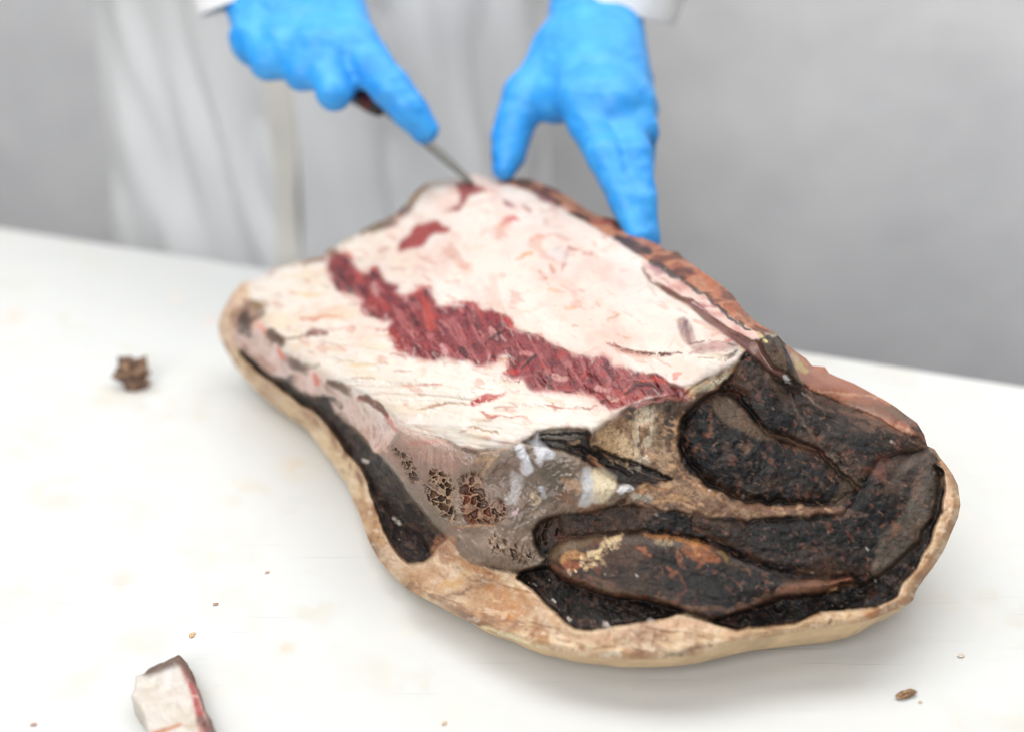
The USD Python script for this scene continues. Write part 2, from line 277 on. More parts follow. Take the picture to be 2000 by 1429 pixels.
# -- rib ends along the left side
RIBS = [(480,585),(505,600),(522,640),(535,663),(548,672),(552,690),(570,705),(605,712),(620,722),(655,745),(690,755),(715,770),(740,790),(770,810),(780,835),(800,845),(760,870),(743,888),(730,882),(718,861),(692,836),(669,819),(655,806),(641,775),(610,775),(585,765),(564,744),(547,739),(526,733),(501,710),(480,690),(462,682),(452,660),(455,625)]
region('rib_edge', RIBS, [(160,112,92),(214,172,154),(230,200,190),(190,140,120)], bulge=.003, bw=18, nscale=70, seed=23, wob=1.5, contrast=2.8, mat_=bone_m, label='pinkish row of rib ends along the left side')
# -- sawn vertebra
BONE = [(743,888),(762,868),(780,835),(815,845),(855,853),(885,865),(895,873),(930,880),(972,872),(1000,862),(1012,858),(1040,868),(1066,870),(1113,883),(1137,892),(1152,906),(1176,921),(1207,941),(1235,950),(1240,968),(1200,985),(1184,992),(1152,998),(1102,1004),(1075,1010),(1057,1017),(1043,1036),(1046,1060),(1058,1085),(1068,1088),(1060,1100),(1025,1113),(994,1115),(952,1107),(920,1099),(902,1084),(889,1065),(874,1052),(848,1025),(827,999),(806,972),(787,945),(760,909)]
region('vertebra', BONE, [(104,94,84),(130,118,107),(150,136,124),(168,150,137),(120,104,92)], rel=.002, bulge=.006, bw=45, nscale=38, seed=31, wob=4, rough=.0012, rscale=90, mat_=bone_m, label='sawn grey vertebra with open spongy cells')
# pink upper left of the bone
m_ = blob([(745,885),(782,838),(812,846),(850,853),(893,872),(905,880),(915,905),(905,925),(893,945),(885,935),(865,912),(840,905),(815,890),(828,915),(822,950),(800,935),(770,905)], 5, 4, 5)
over(m_, lin((176,140,130)), .85)
for k in range(46):
    x = RNG.uniform(800, 925); y = RNG.uniform(868, 885); over(stroke([(x, y), (x + RNG.uniform(-3, 3), y + RNG.uniform(14, 55))], RNG.uniform(1.5, 4), 2, 2, k), lin(random.choice([(196,160,148),(150,112,104),(186,146,136),(205,175,162)])), .45)
over(stroke([(800,865),(830,862),(870,860),(885,866),(896,872)], [6,10,9,8,3], 3, 3, 3), lin((186,100,100)), .7)
# spongy cells
from scipy.spatial import cKDTree
def cells(poly, size, seed, dark, wall, depth=.004, angle=0.0, stretch=1.0, wallw=.3, fill=.2):
    """Open spongy bone: irregular hollows with thin walls between them."""
    global REL
    rg = np.random.default_rng(seed); m = blob(poly, 3.5, 8, seed); r = np.flatnonzero(m.any(1)); c = np.flatnonzero(m.any(0)); sl = np.s_[r[0]:r[-1] + 1, c[0]:c[-1] + 1]
    ca, sa = math.cos(angle), math.sin(angle); xs, ys = GX[sl], GY[sl]; q = np.stack([xs * .06, ys * .06, xs * 0], -1)
    xs = xs + size * 1.1 * (meshkit.fbm(q * 2, 3, seed) - .5); ys = ys + size * 1.1 * (meshkit.fbm(q * 2, 3, seed + 4) - .5)
    U, V = (xs * ca + ys * sa) / stretch, -xs * sa + ys * ca
    n = int((U.max() - U.min()) * (V.max() - V.min()) / size ** 2 * 1.1); p = np.stack([rg.uniform(U.min(), U.max(), n), rg.uniform(V.min(), V.max(), n)], 1)
    d, k = cKDTree(p).query(np.stack([U.ravel(), V.ravel()], 1), k=2); f = ((d[:, 1] - d[:, 0]) / size).reshape(U.shape); k = k[:, 0].reshape(U.shape)
    full = (rg.random(n) < fill)[k]; hol = smoothstep(wallw * .35, wallw, f) * m[sl] * np.where(full, .25, 1.0)
    cd = np.array([lin(x) for x in dark])[rg.integers(0, len(dark), n)][k]; wl = np.array([lin(x) for x in wall])[rg.integers(0, len(wall), n)][k]
    a = (m[sl] * .7)[..., None]; COL[sl] = COL[sl] * (1 - a) + wl * a; a = (hol * .93)[..., None]; COL[sl] = COL[sl] * (1 - a) + cd * a; REL[sl] -= hol * depth
cells([(836,920),(862,914),(880,932),(886,960),(890,1010),(885,1030),(868,1005),(856,992),(838,975),(828,945)], 12, 5, ((58,44,38),(44,34,32),(86,58,44),(104,70,50)), ((196,162,132),(160,130,108),(206,180,150)))
cells([(893,938),(905,928),(930,925),(945,945),(955,968),(985,985),(990,1008),(960,1018),(918,1026),(903,1010),(896,975)], 12, 6, ((112,56,40),(78,40,32),(134,70,48),(92,48,38),(60,40,36)), ((190,146,116),(160,110,84),(176,128,98)), angle=.6, stretch=1.5)
cells([(764,860),(780,868),(800,893),(816,920),(820,948),(802,938),(784,908)], 10, 7, ((90,70,58),(66,52,44),(52,44,38)), ((176,150,130),(150,124,106)))
cells([(948,1052),(962,1045),(985,1046),(1010,1056),(1030,1070),(1042,1092),(1030,1100),(1005,1090),(985,1086),(965,1078)], 9, 8, ((52,38,32),(74,52,42),(44,32,28)), ((188,164,142),(160,134,114),(206,184,162)), angle=1.25, stretch=2.6, wallw=.42)
cells([(1045,1030),(1062,1012),(1090,1012),(1098,1040),(1085,1070),(1060,1086),(1046,1062)], 9, 9, ((44,38,34),(56,48,42)), ((104,92,80),(84,74,64),(124,108,94)), angle=2.0, stretch=2.2, wallw=.5)
# dark hollow right of the bone's foot
s = blob([(1050,1020),(1075,1008),(1092,1012),(1098,1040),(1085,1070),(1058,1085),(1047,1062),(1042,1040)], 3, 3, 9); over(s, lin((56,48,42)), .9); REL -= s * .004
for k in range(16):
    x = RNG.uniform(1048, 1088); y = RNG.uniform(1018, 1070); over(stroke([(x, y), (x + RNG.uniform(-4, 10), y - RNG.uniform(5, 18))], RNG.uniform(1, 2.6), 1, 2, k), lin((126,112,98)), .55)
# smooth grey left flank of the bone and the wall between the cell groups
over(stroke([(905,925),(888,945),(888,985),(893,1020),(897,1035)], [24,13,11,10,14], 4, 2, 4), lin((152,134,122)), .9)
over(stroke([(818,925),(824,950),(834,978)], [10,9,12], 4, 2, 4), lin((160,146,136)), .85)
over(stroke([(800,955),(826,990),(850,1020),(880,1052),(910,1075),(960,1095),(1010,1100),(1050,1092)], [14,20,24,26,24,20,18,14], 7, 3, 4), lin((132,120,109)), .8)
over(stroke([(880,1030),(920,1036),(960,1030),(1000,1012),(1030,985)], [14,10,10,8,6], 4, 4, 8), lin((142,116,98)), .7)
over(stroke([(893,1030),(925,1026),(965,1024),(990,1012)], 4, 1.5, 3, 8), lin((196,150,116)), .7)
BSM = []
# translucent cartilage with pale blotches
for pts, w, c, k in [([(1012,1012),(1030,985),(1052,965)], [26,30,34], (128,116,102), .8), ([(985,930),(1000,950),(1010,985)], [44,48,30], (136,112,102), .7), ([(1040,940),(1075,930),(1095,945)], [30,40,30], (112,104,92), .75),
        ([(1030,905),(1038,925),(1034,950)], 9, (110,96,84), .6), ([(1015,875),(1024,890),(1031,912)], [11,13,15], (222,222,228), .95), ([(1049,842),(1052,862)], [4,7], (215,215,222), .9), ([(1048,872),(1060,880),(1052,898)], [16,24,14], (216,212,214), .92),
        ([(1062,878),(1078,886)], [16,8], (220,220,230), .9), ([(1020,905),(1034,922)], [12,18], (226,220,222), .85), ([(1003,920),(1012,945),(1006,970),(994,978)], [10,20,14,14], (206,196,192), .8), ([(1004,1003),(1008,995)], [11,6], (206,176,182), .85), ([(1060,955),(1066,970)], [9,7], (200,206,216), .8),
        ([(1040,968),(1048,972),(1044,984)], [9,12,9], (214,190,160), .85), ([(1022,898),(1027,912)], [3,4], (214,130,60), .8), ([(1108,890),(1132,893)], [8,12], (170,160,152), .8), ([(1100,932),(1125,955)], [10,26], (184,146,110), .8), ([(1140,918),(1146,950),(1140,980)], [18,22,16], (206,206,206), .85),
        ([(1170,925),(1180,945),(1168,965)], [26,36,24], (226,210,176), .92), ([(1162,975),(1150,985)], [18,12], (205,196,184), .8), ([(1210,962),(1220,948),(1226,958)], [14,14,14], (232,232,232), .95), ([(1105,968),(1128,990),(1180,985)], [16,26,18], (150,110,86), .75), ([(1075,885),(1100,900),(1120,915)], [7,5,5], (90,80,70), .6), ([(1090,970),(1112,960)], [12,12], (130,86,66), .7)]:
    BSM.append((pts, w, c, k * .85)); over(stroke(pts, w, 3, 6, int(pts[0][0]), .25), lin(c) * .85, k)
rg = np.random.default_rng(12)
BP = Polygon(BONE)
for k in range(90):
    x, y = rg.uniform(985, 1235), rg.uniform(870, 1000)
    if not BP.contains(shapely.Point(x, y)): continue
    over(stroke([(x, y), (x + rg.uniform(-9, 9), y + rg.uniform(-7, 7))], rg.uniform(1.4, 5), 1, 3, k), lin(random.choice([(190,160,132),(96,76,62),(84,74,66),(205,196,186),(160,110,80),(150,140,128),(120,100,86)])), rg.uniform(.35, .8))
s = stroke([(952,898),(968,880),(990,868),(1012,862)], [10,14,12,8], 3, 4, 3); over(s, lin((92,80,70)), .8)
s = stroke([(930,880),(950,885),(970,878),(1000,864),(1012,858),(1045,846)], [10,14,12,12,10,8], 3, 4, 3); over(s, lin((196,152,116)), .8)
s = blob([(925,885),(975,880),(968,900),(950,925),(930,915)], 3, 3, 3); over(s, lin((178,142,110)), .75)
# pale frosting of grain all over the bone
s = smoothstep(.6, .72, nf(420, 3, 77)) * blob(BONE, 1); over(s, lin((180,164,148)), .22)
s = smoothstep(.62, .74, nf(300, 3, 79)) * blob(BONE, 1); over(s, lin((78,62,54)), .25)

# -- cracked dark band over the bone
BAND = [(1050,845),(1066,838),(1100,836),(1148,838),(1152,848),(1144,853),(1151,868),(1176,881),(1207,893),(1247,906),(1278,919),(1316,936),(1290,943),(1250,943),(1231,944),(1207,939),(1176,919),(1152,906),(1137,890),(1113,881),(1066,868),(1055,860)]
region('fascia_band', BAND, [(30,26,25),(46,39,36),(60,52,46)], rel=-.003, rough=.0015, nscale=120, seed=41, wob=6, mat_=crust_m)
over(stroke([(1056,842),(1085,838),(1140,838)], [8,12,10], 3, 3, 2), lin((148,120,96)), .85)
over(stroke([(1062,850),(1100,852),(1140,850)], [7,9,6], 3, 3, 5), lin((98,86,74)), .8)
over(stroke([(1070,864),(1100,868),(1125,876)], [5,6,4], 2.5, 3, 6), lin((82,74,68)), .8)
for pts, w, c in [([(1110,868),(1130,860)], [7,9], (208,170,128)), ([(1154,892),(1166,905),(1178,908)], [6,12,8], (170,122,92)), ([(1175,885),(1192,897),(1194,908)], [8,9,6], (120,98,82)), ([(1214,911),(1240,915),(1270,930),(1300,936)], 1.6, (150,132,118)), ([(1225,916),(1236,922)], 3, (186,164,146)), ([(1262,925),(1290,936)], 2, (120,100,86))]:
    over(stroke(pts, w, 1.5, 2.5, int(pts[0][0])), lin(c), .85)

# -- marbled tan fat between the muscles
WEDGE = [(1152,848),(1160,840),(1180,830),(1205,812),(1232,796),(1262,782),(1300,775),(1345,768),(1372,742),(1410,728),(1440,700),(1452,712),(1425,735),(1400,757),(1360,785),(1337,812),(1327,838),(1326,870),(1334,900),(1350,922),(1385,948),(1430,975),(1500,986),(1560,985),(1640,985),(1655,993),(1640,1005),(1590,1008),(1500,1013),(1425,1014),(1380,1010),(1330,1002),(1290,993),(1231,986),(1200,986),(1232,968),(1238,950),(1260,945),(1316,938),(1278,921),(1247,906),(1207,893),(1176,881),(1151,868)]
TAN = [(84,64,52),(128,98,76),(168,134,104),(140,104,78),(96,74,60)]
region('marbled_fat', WEDGE, TAN, rel=.003, rough=.0016, nscale=75, seed=51, wob=8, mat_=crust_m, label='brown fat marbled with cream between the muscles')
for pts, w, c, k in [([(1178,848),(1190,836)], [16,14], (150,116,84), .8), ([(1240,805),(1262,795),(1300,790)], [16,26,30], (76,66,58), .85), ([(1225,812),(1240,822),(1245,850)], [10,10,6], (70,60,52), .75), ([(1300,785),(1318,800),(1310,830),(1300,860)], [22,34,30,18], (64,52,44), .95), ([(1235,800),(1280,790)], [20,22], (66,56,48), .95), ([(1170,858),(1185,880)], [12,12], (86,66,52), .8), ([(1235,850),(1242,890)], [9,9], (92,72,58), .8), ([(1305,880),(1330,920)], [16,18], (92,68,54), .8),
        ([(1285,800),(1288,840),(1296,870)], [20,26,20], (126,104,84), .7), ([(1300,825),(1320,840)], [18,22], (62,48,42), .75), ([(1335,795),(1322,830),(1318,855)], [7,8,6], (186,142,106), .85), ([(1275,880),(1292,895)], [10,8], (206,190,172), .7), ([(1300,890),(1318,915),(1350,945)], [20,24,20], (116,88,68), .7), ([(1318,905),(1340,935),(1385,962),(1430,985)], [5,6,7,6], (178,130,92), .85),
        ([(1276,975),(1310,972),(1350,985)], [12,16,12], (196,152,108), .8), ([(1240,968),(1268,974)], [14,12], (170,162,150), .75), ([(1330,985),(1400,990),(1440,1000)], [20,20,10], (112,78,60), .7), ([(1440,990),(1500,995),(1560,993),(1640,993)], [12,13,12,16], (124,84,64), .9), ([(1500,990),(1550,988)], [5,5], (160,112,82), .7), ([(1250,960),(1262,952),(1300,955)], [8,10,6], (196,140,90), .7),
        ([(1345,762),(1360,752),(1395,735)], [10,16,10], (196,172,136), .9), ([(1355,775),(1380,757),(1420,730)], [7,15,8], (214,200,172), .9), ([(1340,760),(1352,772)], [5,5], (200,160,120), .8), ([(1365,745),(1385,735)], [12,8], (110,88,66), .75), ([(1405,722),(1428,706)], [12,8], (100,84,62), .7), ([(1412,735),(1440,700),(1448,688)], [3,4,4], (178,156,126), .8)]:
    over(stroke(pts, w, 3.5, 5, int(pts[0][0] + pts[0][1])), lin(c), k)
for pts, w, c, lo_, sd in [([(1262,815),(1258,850),(1252,892)], 40, (226,210,184), .40, 301), ([(1190,860),(1215,885)], 56, (216,178,134), .40, 303), ([(1205,832),(1222,850),(1228,880)], 50, (222,192,152), .44, 305), ([(1285,830),(1295,870),(1290,900)], 40, (176,146,116), .5, 307)]:
    over(stroke(pts, w, 9, 5, sd) * smoothstep(lo_, lo_ + .12, nf(150, 4, sd, (1.6, 1, .6))), lin(c), .92)
rg = np.random.default_rng(15); WP = Polygon(WEDGE).buffer(0)
for k in range(260):
    x, y = rg.uniform(1150, 1650), rg.uniform(780, 1012)
    if not WP.contains(shapely.Point(x, y)): continue
    over(stroke([(x, y), (x + rg.uniform(-12, 12), y + rg.uniform(-6, 6))], rg.uniform(1.4, 4.5), 1, 3, k), lin(random.choice([(186,146,108),(70,54,46),(60,48,42),(200,174,142),(150,104,78),(104,80,64),(88,66,54)])), rg.uniform(.35, .8))

REPLAY = []
def rec(pts, w, soft, wob, seed, c, k):
    REPLAY.append((pts, w, soft, wob, seed, c, k)); over(stroke(pts, w, soft, wob, seed), lin(c), k)
# -- muscles of the face
UPPER = [(1436,728),(1450,706),(1468,693),(1490,712),(1525,745),(1545,775),(1575,815),(1595,845),(1602,872),(1575,868),(1540,852),(1505,838),(1480,815),(1462,790),(1445,760),(1428,745)]
region('upper_muscle', UPPER, DK, rel=.001, bulge=.0015, bw=30, rough=.0016, nscale=100, stretch=(1.5,1,.7), seed=61, wob=9, groove=.0012, mat_=crust_m)
SIDE = [(1540,730),(1562,742),(1582,762),(1613,772),(1644,787),(1676,798),(1718,816),(1745,834),(1790,850),(1805,858),(1812,874),(1790,885),(1745,890),(1715,902),(1690,940),(1672,935),(1660,915),(1640,890),(1608,868),(1597,838),(1578,808),(1552,775),(1530,748)]
region('side_muscle', SIDE, DK, rel=0, bulge=.0015, bw=35, rough=.0016, nscale=95, seed=63, wob=9, groove=.001, mat_=crust_m)
CAP = [(1352,1002),(1400,1012),(1440,1016),(1500,1014),(1590,1010),(1645,1006),(1665,985),(1690,945),(1715,905),(1745,892),(1790,886),(1815,880),(1830,900),(1828,960),(1822,1005),(1800,1035),(1792,1058),(1764,1082),(1739,1105),(1707,1126),(1660,1128),(1600,1128),(1540,1122),(1500,1112),(1460,1092),(1425,1070),(1390,1050),(1350,1030)]
region('cap_muscle', CAP, DK, rel=-.001, bulge=.002, bw=40, rough=.0014, nscale=80, stretch=(.6,1,1.8), seed=65, wob=9, groove=.001, mat_=crust_m)
EYE = [(1330,835),(1338,812),(1360,788),(1395,768),(1425,762),(1450,775),(1475,812),(1500,838),(1545,858),(1590,872),(1612,886),(1630,905),(1645,925),(1668,945),(1684,952),(1672,965),(1650,972),(1632,984),(1560,984),(1500,985),(1455,978),(1410,960),(1375,938),(1345,908),(1330,870)]
region('eye_muscle', EYE, DK, rel=-.010, bulge=.006, bw=60, rough=.002, nscale=110, seed=67, wob=9, groove=.002, mat_=crust_m, label='dark oval eye of dried meat')
for pts, w, c, k in [([(1398,775),(1412,795),(1430,812),(1450,822),(1480,840),(1505,850)], [20,40,44,36,22,10], (112,92,74), .75), ([(1420,800),(1440,812)], [30,20], (88,74,62), .6), ([(1415,815),(1445,810),(1460,812)], [2,2,2], (40,30,26), .8), ([(1330,800),(1360,785),(1400,775)], [20,30,20], (78,58,48), .7), ([(1388,800),(1386,845),(1380,850)], [6,7,12], (120,76,56), .8), ([(1385,850),(1375,845)], [8,6], (142,92,70), .7),
        ([(1350,848),(1356,840)], [7,5], (150,110,84), .7), ([(1358,880),(1366,866)], [9,6], (158,96,62), .8), ([(1420,868),(1424,892),(1415,905)], [14,16,6], (92,70,58), .6), ([(1448,872),(1466,874),(1460,885)], [8,10,6], (120,92,72), .75), ([(1490,888),(1494,890)], [10,8], (126,92,80), .7), ([(1500,850),(1505,880)], [6,8], (86,56,50), .6),
        ([(1575,872),(1600,885),(1622,892)], [6,8,8], (86,56,50), .7), ([(1625,895),(1632,910),(1650,930),(1678,950)], [16,24,22,14], (120,100,82), .75), ([(1655,950),(1640,968),(1622,980)], [26,22,12], (104,88,72), .75), ([(1600,940),(1612,955)], [8,10], (104,84,70), .6), ([(1640,930),(1645,940)], [24,20], (44,34,32), .6),
        ([(1435,925),(1445,935),(1438,945)], [8,8,8], (104,80,72), .6), ([(1452,955),(1475,962),(1490,960)], 2.5, (110,98,90), .55), ([(1555,938),(1568,935)], 3, (120,104,92), .6)]:
    rec(pts, w, 3, 4, int(pts[0][0] + pts[0][1]), c, k)
# seams of fat between the muscles
for pts, w, c, k in [([(1545,770),(1552,800),(1572,830),(1590,850),(1600,870)], [4,5,7,6,4], (128,102,82), .85), ([(1600,870),(1608,885),(1618,895)], [8,10,9], (90,56,52), .8), ([(1478,835),(1500,845),(1530,855),(1560,868),(1590,880)], [10,9,7,6,4], (112,88,72), .8), ([(1580,775),(1592,790),(1610,795),(1628,803)], [3,4,6,5], (132,112,98), .8), ([(1565,765),(1582,778),(1590,786)], 2, (160,146,132), .8), ([(1575,768),(1590,783)], 1.6, (150,132,120), .7),
        ([(1478,775),(1484,765)], [10,6], (110,72,64), .6), ([(1500,735),(1512,752),(1528,775),(1540,800)], [5,8,8,6], (80,64,54), .6), ([(1462,722),(1470,712)], [4,4], (124,112,100), .6), ([(1715,895),(1728,905),(1720,925),(1728,935)], [10,24,22,10], (96,54,46), .8), ([(1690,1005),(1660,1000),(1640,1010)], [10,12,12], (120,92,80), .6),
        ([(1640,800),(1690,815),(1730,835),(1760,845)], [4,6,8,7], (104,76,60), .8), ([(1685,808),(1720,822),(1745,838)], [6,8,6], (150,108,84), .7), ([(1750,832),(1772,842)], [6,10], (178,140,112), .8), ([(1770,840),(1776,846)], [8,8], (196,178,160), .8), ([(1778,858),(1800,870),(1808,872)], [6,8,6], (104,80,64), .7)]:
    rec(pts, w, 2, 3, int(pts[0][0] + pts[0][1]), c, k)
# grey silverskin at the right
for pts, w, c, k in [([(1815,895),(1812,940),(1805,985),(1780,1030),(1745,1065),(1715,1105)], [24,44,54,60,64,30], (92,82,72), .8), ([(1790,895),(1765,925),(1745,950)], [18,24,20], (88,76,68), .7), ([(1800,960),(1785,1000)], [26,40], (122,112,104), .65), ([(1775,900),(1765,915)], [10,10], (140,124,110), .6), ([(1800,930),(1790,965)], [10,14], (122,86,70), .6), ([(1748,1025),(1745,1040)], [12,8], (140,90,66), .8), ([(1710,1100),(1706,1112)], [10,6], (160,136,120), .7),
        ([(1770,955),(1775,962)], [12,10], (32,28,26), .7), ([(1790,915),(1770,945)], [14,12], (48,40,38), .7), ([(1755,990),(1765,985)], [5,5], (150,112,98), .7), ([(1740,1085),(1770,1060)], [34,28], (84,74,64), .6)]:
    rec(pts, w, 6, 8, int(pts[0][0] + pts[0][1]), c, k)
s = smoothstep(.5, .72, nf(150, 4, 91)) * stroke([(1815,895),(1812,940),(1800,985),(1775,1030),(1735,1085)], [26,46,56,56,40], 10); over(s, lin((132,120,110)), .5)
s = smoothstep(.52, .68, nf(170, 4, 93)) * stroke([(1815,905),(1812,940),(1800,985),(1775,1030),(1735,1085)], [20,46,56,56,40], 10); over(s, lin((44,38,35)), .65)
# -- lower muscle like a tongue
LOW = [(1072,1095),(1074,1080),(1090,1062),(1110,1050),(1160,1045),(1220,1041),(1270,1040),(1310,1045),(1350,1052),(1395,1062),(1425,1075),(1442,1090),(1470,1100),(1500,1112),(1540,1124),(1600,1130),(1665,1128),(1690,1136),(1660,1140),(1641,1142),(1610,1156),(1564,1162),(1524,1168),(1468,1188),(1430,1202),(1395,1212),(1350,1200),(1337,1193),(1282,1176),(1261,1168),(1208,1166),(1177,1159),(1145,1145),(1114,1138),(1089,1124),(1074,1108)]
region('lower_muscle', LOW, [(36,31,30),(48,41,38),(60,50,45),(72,58,50),(40,34,32)], rel=.002, bulge=.009, bw=70, rough=.0014, nscale=100, stretch=(.7,1,1.4), seed=71, wob=6, groove=.003, mat_=crust_m, label='tongue shaped dried muscle low on the cut face')
for pts, w, c, k in [([(1078,1088),(1086,1075),(1110,1060),(1140,1055),(1165,1050)], [16,22,22,16,10], (104,84,60), .85), ([(1100,1070),(1118,1062)], [14,18], (126,112,98), .7), ([(1100,1095),(1108,1085),(1122,1082),(1135,1085)], [12,14,18,12], (214,160,104), .95), ([(1105,1098),(1115,1105),(1130,1102)], [14,20,14], (150,84,50), .85), ([(1110,1112),(1114,1122)], [6,5], (222,200,170), .9), ([(1085,1105),(1100,1122),(1130,1138),(1160,1142)], [10,14,14,10], (110,72,56), .8),
        ([(1140,1142),(1200,1152),(1240,1162)], [10,14,8], (96,76,58), .7), ([(1215,1052),(1245,1052),(1285,1058),(1330,1065),(1350,1070)], [14,16,16,12,10], (84,76,72), .85), ([(1282,1055),(1310,1060)], [10,12], (196,176,132), .85), ([(1260,1045),(1300,1050),(1345,1058),(1380,1068)], [5,8,11,8], (190,130,72), .85), ([(1350,1068),(1375,1075),(1400,1085)], [24,42,20], (172,104,62), .85), ([(1355,1062),(1365,1080)], [14,12], (208,146,84), .8), ([(1405,1078),(1420,1092)], [10,8], (176,136,76), .8),
        ([(1245,1067),(1258,1070)], [6,7], (206,124,76), .85), ([(1255,1072),(1270,1085)], [9,6], (140,86,58), .8), ([(1325,1070),(1328,1095),(1330,1108)], [6,8,4], (168,110,76), .7), ([(1305,1108),(1318,1118),(1312,1124)], [8,10,8], (176,104,70), .75), ([(1375,1095),(1360,1108)], [14,8], (160,98,66), .7), ([(1430,1092),(1470,1106),(1510,1118),(1560,1124),(1620,1126)], [7,9,8,6,4], (92,86,84), .8), ([(1418,1094),(1440,1104),(1470,1116)], [5,4,3], (140,112,84), .7),
        ([(1240,1164),(1290,1176),(1350,1186),(1420,1190),(1480,1176)], [6,8,12,12,10], (112,80,62), .6), ([(1520,1150),(1570,1142),(1620,1138),(1665,1132)], [12,18,20,12], (128,88,68), .8), ([(1480,1170),(1530,1155),(1570,1150),(1625,1148)], [12,14,14,14], (140,98,74), .75), ([(1620,1150),(1634,1150)], [10,10], (196,150,106), .8), ([(1625,1135),(1660,1130)], [5,6], (150,84,66), .7), ([(1075,1100),(1095,1126),(1118,1140),(1150,1150),(1190,1162)], [3,4,4,4,3], (150,92,62), .7), ([(1190,1160),(1240,1166),(1262,1166)], [4,4,3], (168,104,66), .8), ([(1458,1110),(1465,1120)], [6,5], (180,110,80), .7)]:
    rec(pts, w, 2.5, 4, int(pts[0][0] + pts[0][1]), c, k)
# dark strip above the tongue
for pts, w, c, k in [([(1110,1030),(1160,1020),(1220,1008),(1270,1008),(1330,1025),(1390,1045)], [30,36,36,34,24,14], (22,21,21), .75), ([(1098,1050),(1096,1030)], [8,8], (70,52,46), .6)]:
    over(stroke(pts, w, 4, 4, int(pts[0][0])), lin(c), k)
for k in range(60):
    x, y = rg.uniform(1100, 1300), rg.uniform(1005, 1045); over(stroke([(x, y), (x + rg.uniform(-3, 3), y + rg.uniform(3, 9))], rg.uniform(1.5, 4), 1, 3, k), lin(random.choice([(150,104,72),(120,92,74),(96,80,70),(168,124,88)])), rg.uniform(.3, .7))
# -- deep dark pockets
PK1 = [(1022,1115),(1050,1110),(1072,1106),(1089,1124),(1114,1138),(1145,1147),(1177,1160),(1208,1167),(1261,1169),(1282,1178),(1337,1193),(1303,1206),(1261,1212),(1208,1220),(1156,1229),(1124,1227),(1103,1214),(1078,1187),(1057,1166),(1040,1149),(1010,1128)]
region('dried_pocket', PK1, [(22,19,18),(28,26,26),(36,33,32)], rel=-.015, rough=.0014, seed=81, wob=1.5, nscale=120, mat_=crust_m)
PK2 = [(1390,1214),(1438,1197),(1468,1187),(1503,1178),(1524,1166),(1545,1166),(1564,1162),(1602,1162),(1612,1154),(1638,1155),(1642,1139),(1660,1135),(1678,1145),(1707,1130),(1739,1107),(1764,1084),(1794,1058),(1800,1035),(1821,1010),(1828,974),(1830,922),(1820,905),(1842,920),(1844,953),(1838,995),(1821,1035),(1817,1058),(1802,1082),(1787,1111),(1760,1140),(1752,1163),(1722,1178),(1711,1185),(1686,1187),(1644,1191),(1602,1193),(1570,1210),(1550,1218),(1507,1220),(1459,1225),(1440,1229),(1419,1223)]
region('dried_pocket', PK2, [(20,19,19),(27,25,25),(36,33,32)], rel=-.012, rough=.0014, seed=83, wob=1.5, nscale=120, mat_=crust_m)
# -- brown membrane on the far right flank
FLANK = [(1530,664),(1556,680),(1578,695),(1592,708),(1620,712),(1632,728),(1668,742),(1700,758),(1732,775),(1755,790),(1775,806),(1795,822),(1812,848),(1808,866),(1795,852),(1764,844),(1739,831),(1718,816),(1676,800),(1644,788),(1613,772),(1582,762),(1566,744),(1548,712)]
region('flank_membrane', FLANK, [(146,92,70),(170,110,86),(186,124,98)], bulge=.006, bw=35, nscale=30, stretch=(.5,1,2), seed=87, wob=1, mat_=memb_m, label='smooth brown dried membrane on the right flank')
for pts, w, c, k in [([(1552,690),(1560,715)], [14,14], (226,206,170), .9), ([(1535,672),(1560,695),(1575,712)], [8,10,8], (210,150,112), .8), ([(1562,712),(1572,722)], [16,12], (220,196,130), .85), ([(1545,700),(1552,730)], [6,8], (196,164,130), .7), ([(1600,765),(1660,770),(1720,776)], [6,6,4], (222,176,150), .6), ([(1600,776),(1660,790),(1720,800),(1755,815)], [10,16,22,20], (116,84,64), .75), ([(1738,795),(1760,812)], [14,16], (120,94,66), .8), ([(1765,815),(1790,835),(1802,850)], [14,18,16], (100,74,56), .85), ([(1780,832),(1795,842)], [6,8], (30,26,24), .7), ([(1586,716),(1611,717),(1616,727)], [5,6,5], (190,112,78), .8), ([(1700,765),(1740,790)], [3,3], (214,150,110), .6)]:
    over(stroke(pts, w, 3, 3, int(pts[0][0] + pts[0][1])), lin(c), k)

# -- white cut fat on top
FAT = [(484,552),(536,527),(589,514),(630,507),(650,487),(669,476),(694,461),(718,448),(747,437),(777,425),(798,405),(812,385),(831,365),(873,353),(902,352),(923,340),(942,347),(963,352),(1000,358),(1050,378),(1090,400),(1130,425),(1160,440),(1200,465),(1230,482),(1262,505),(1275,545),(1310,580),(1345,598),(1385,632),(1415,652),(1437,668),(1450,690),(1445,705),(1420,722),(1385,738),(1350,752),(1325,765),(1290,776),(1255,784),(1230,795),(1205,812),(1180,832),(1157,847),(1148,837),(1110,834),(1050,842),(1030,858),(1008,870),(970,877),(930,880),(895,873),(880,862),(850,852),(810,845),(782,835),(770,810),(740,792),(715,772),(690,757),(655,747),(620,724),(605,714),(570,705),(552,690),(548,672),(532,663),(520,645),(508,605),(492,585)]
region('fat_cap', FAT, [(238,226,216),(243,234,226),(247,240,233),(240,230,222)], rel=.003, bulge=.003, bw=18, rough=.0022, rscale=40, nscale=25, seed=101, wob=3, mat_=fat_m, label='broad white freshly trimmed fat')
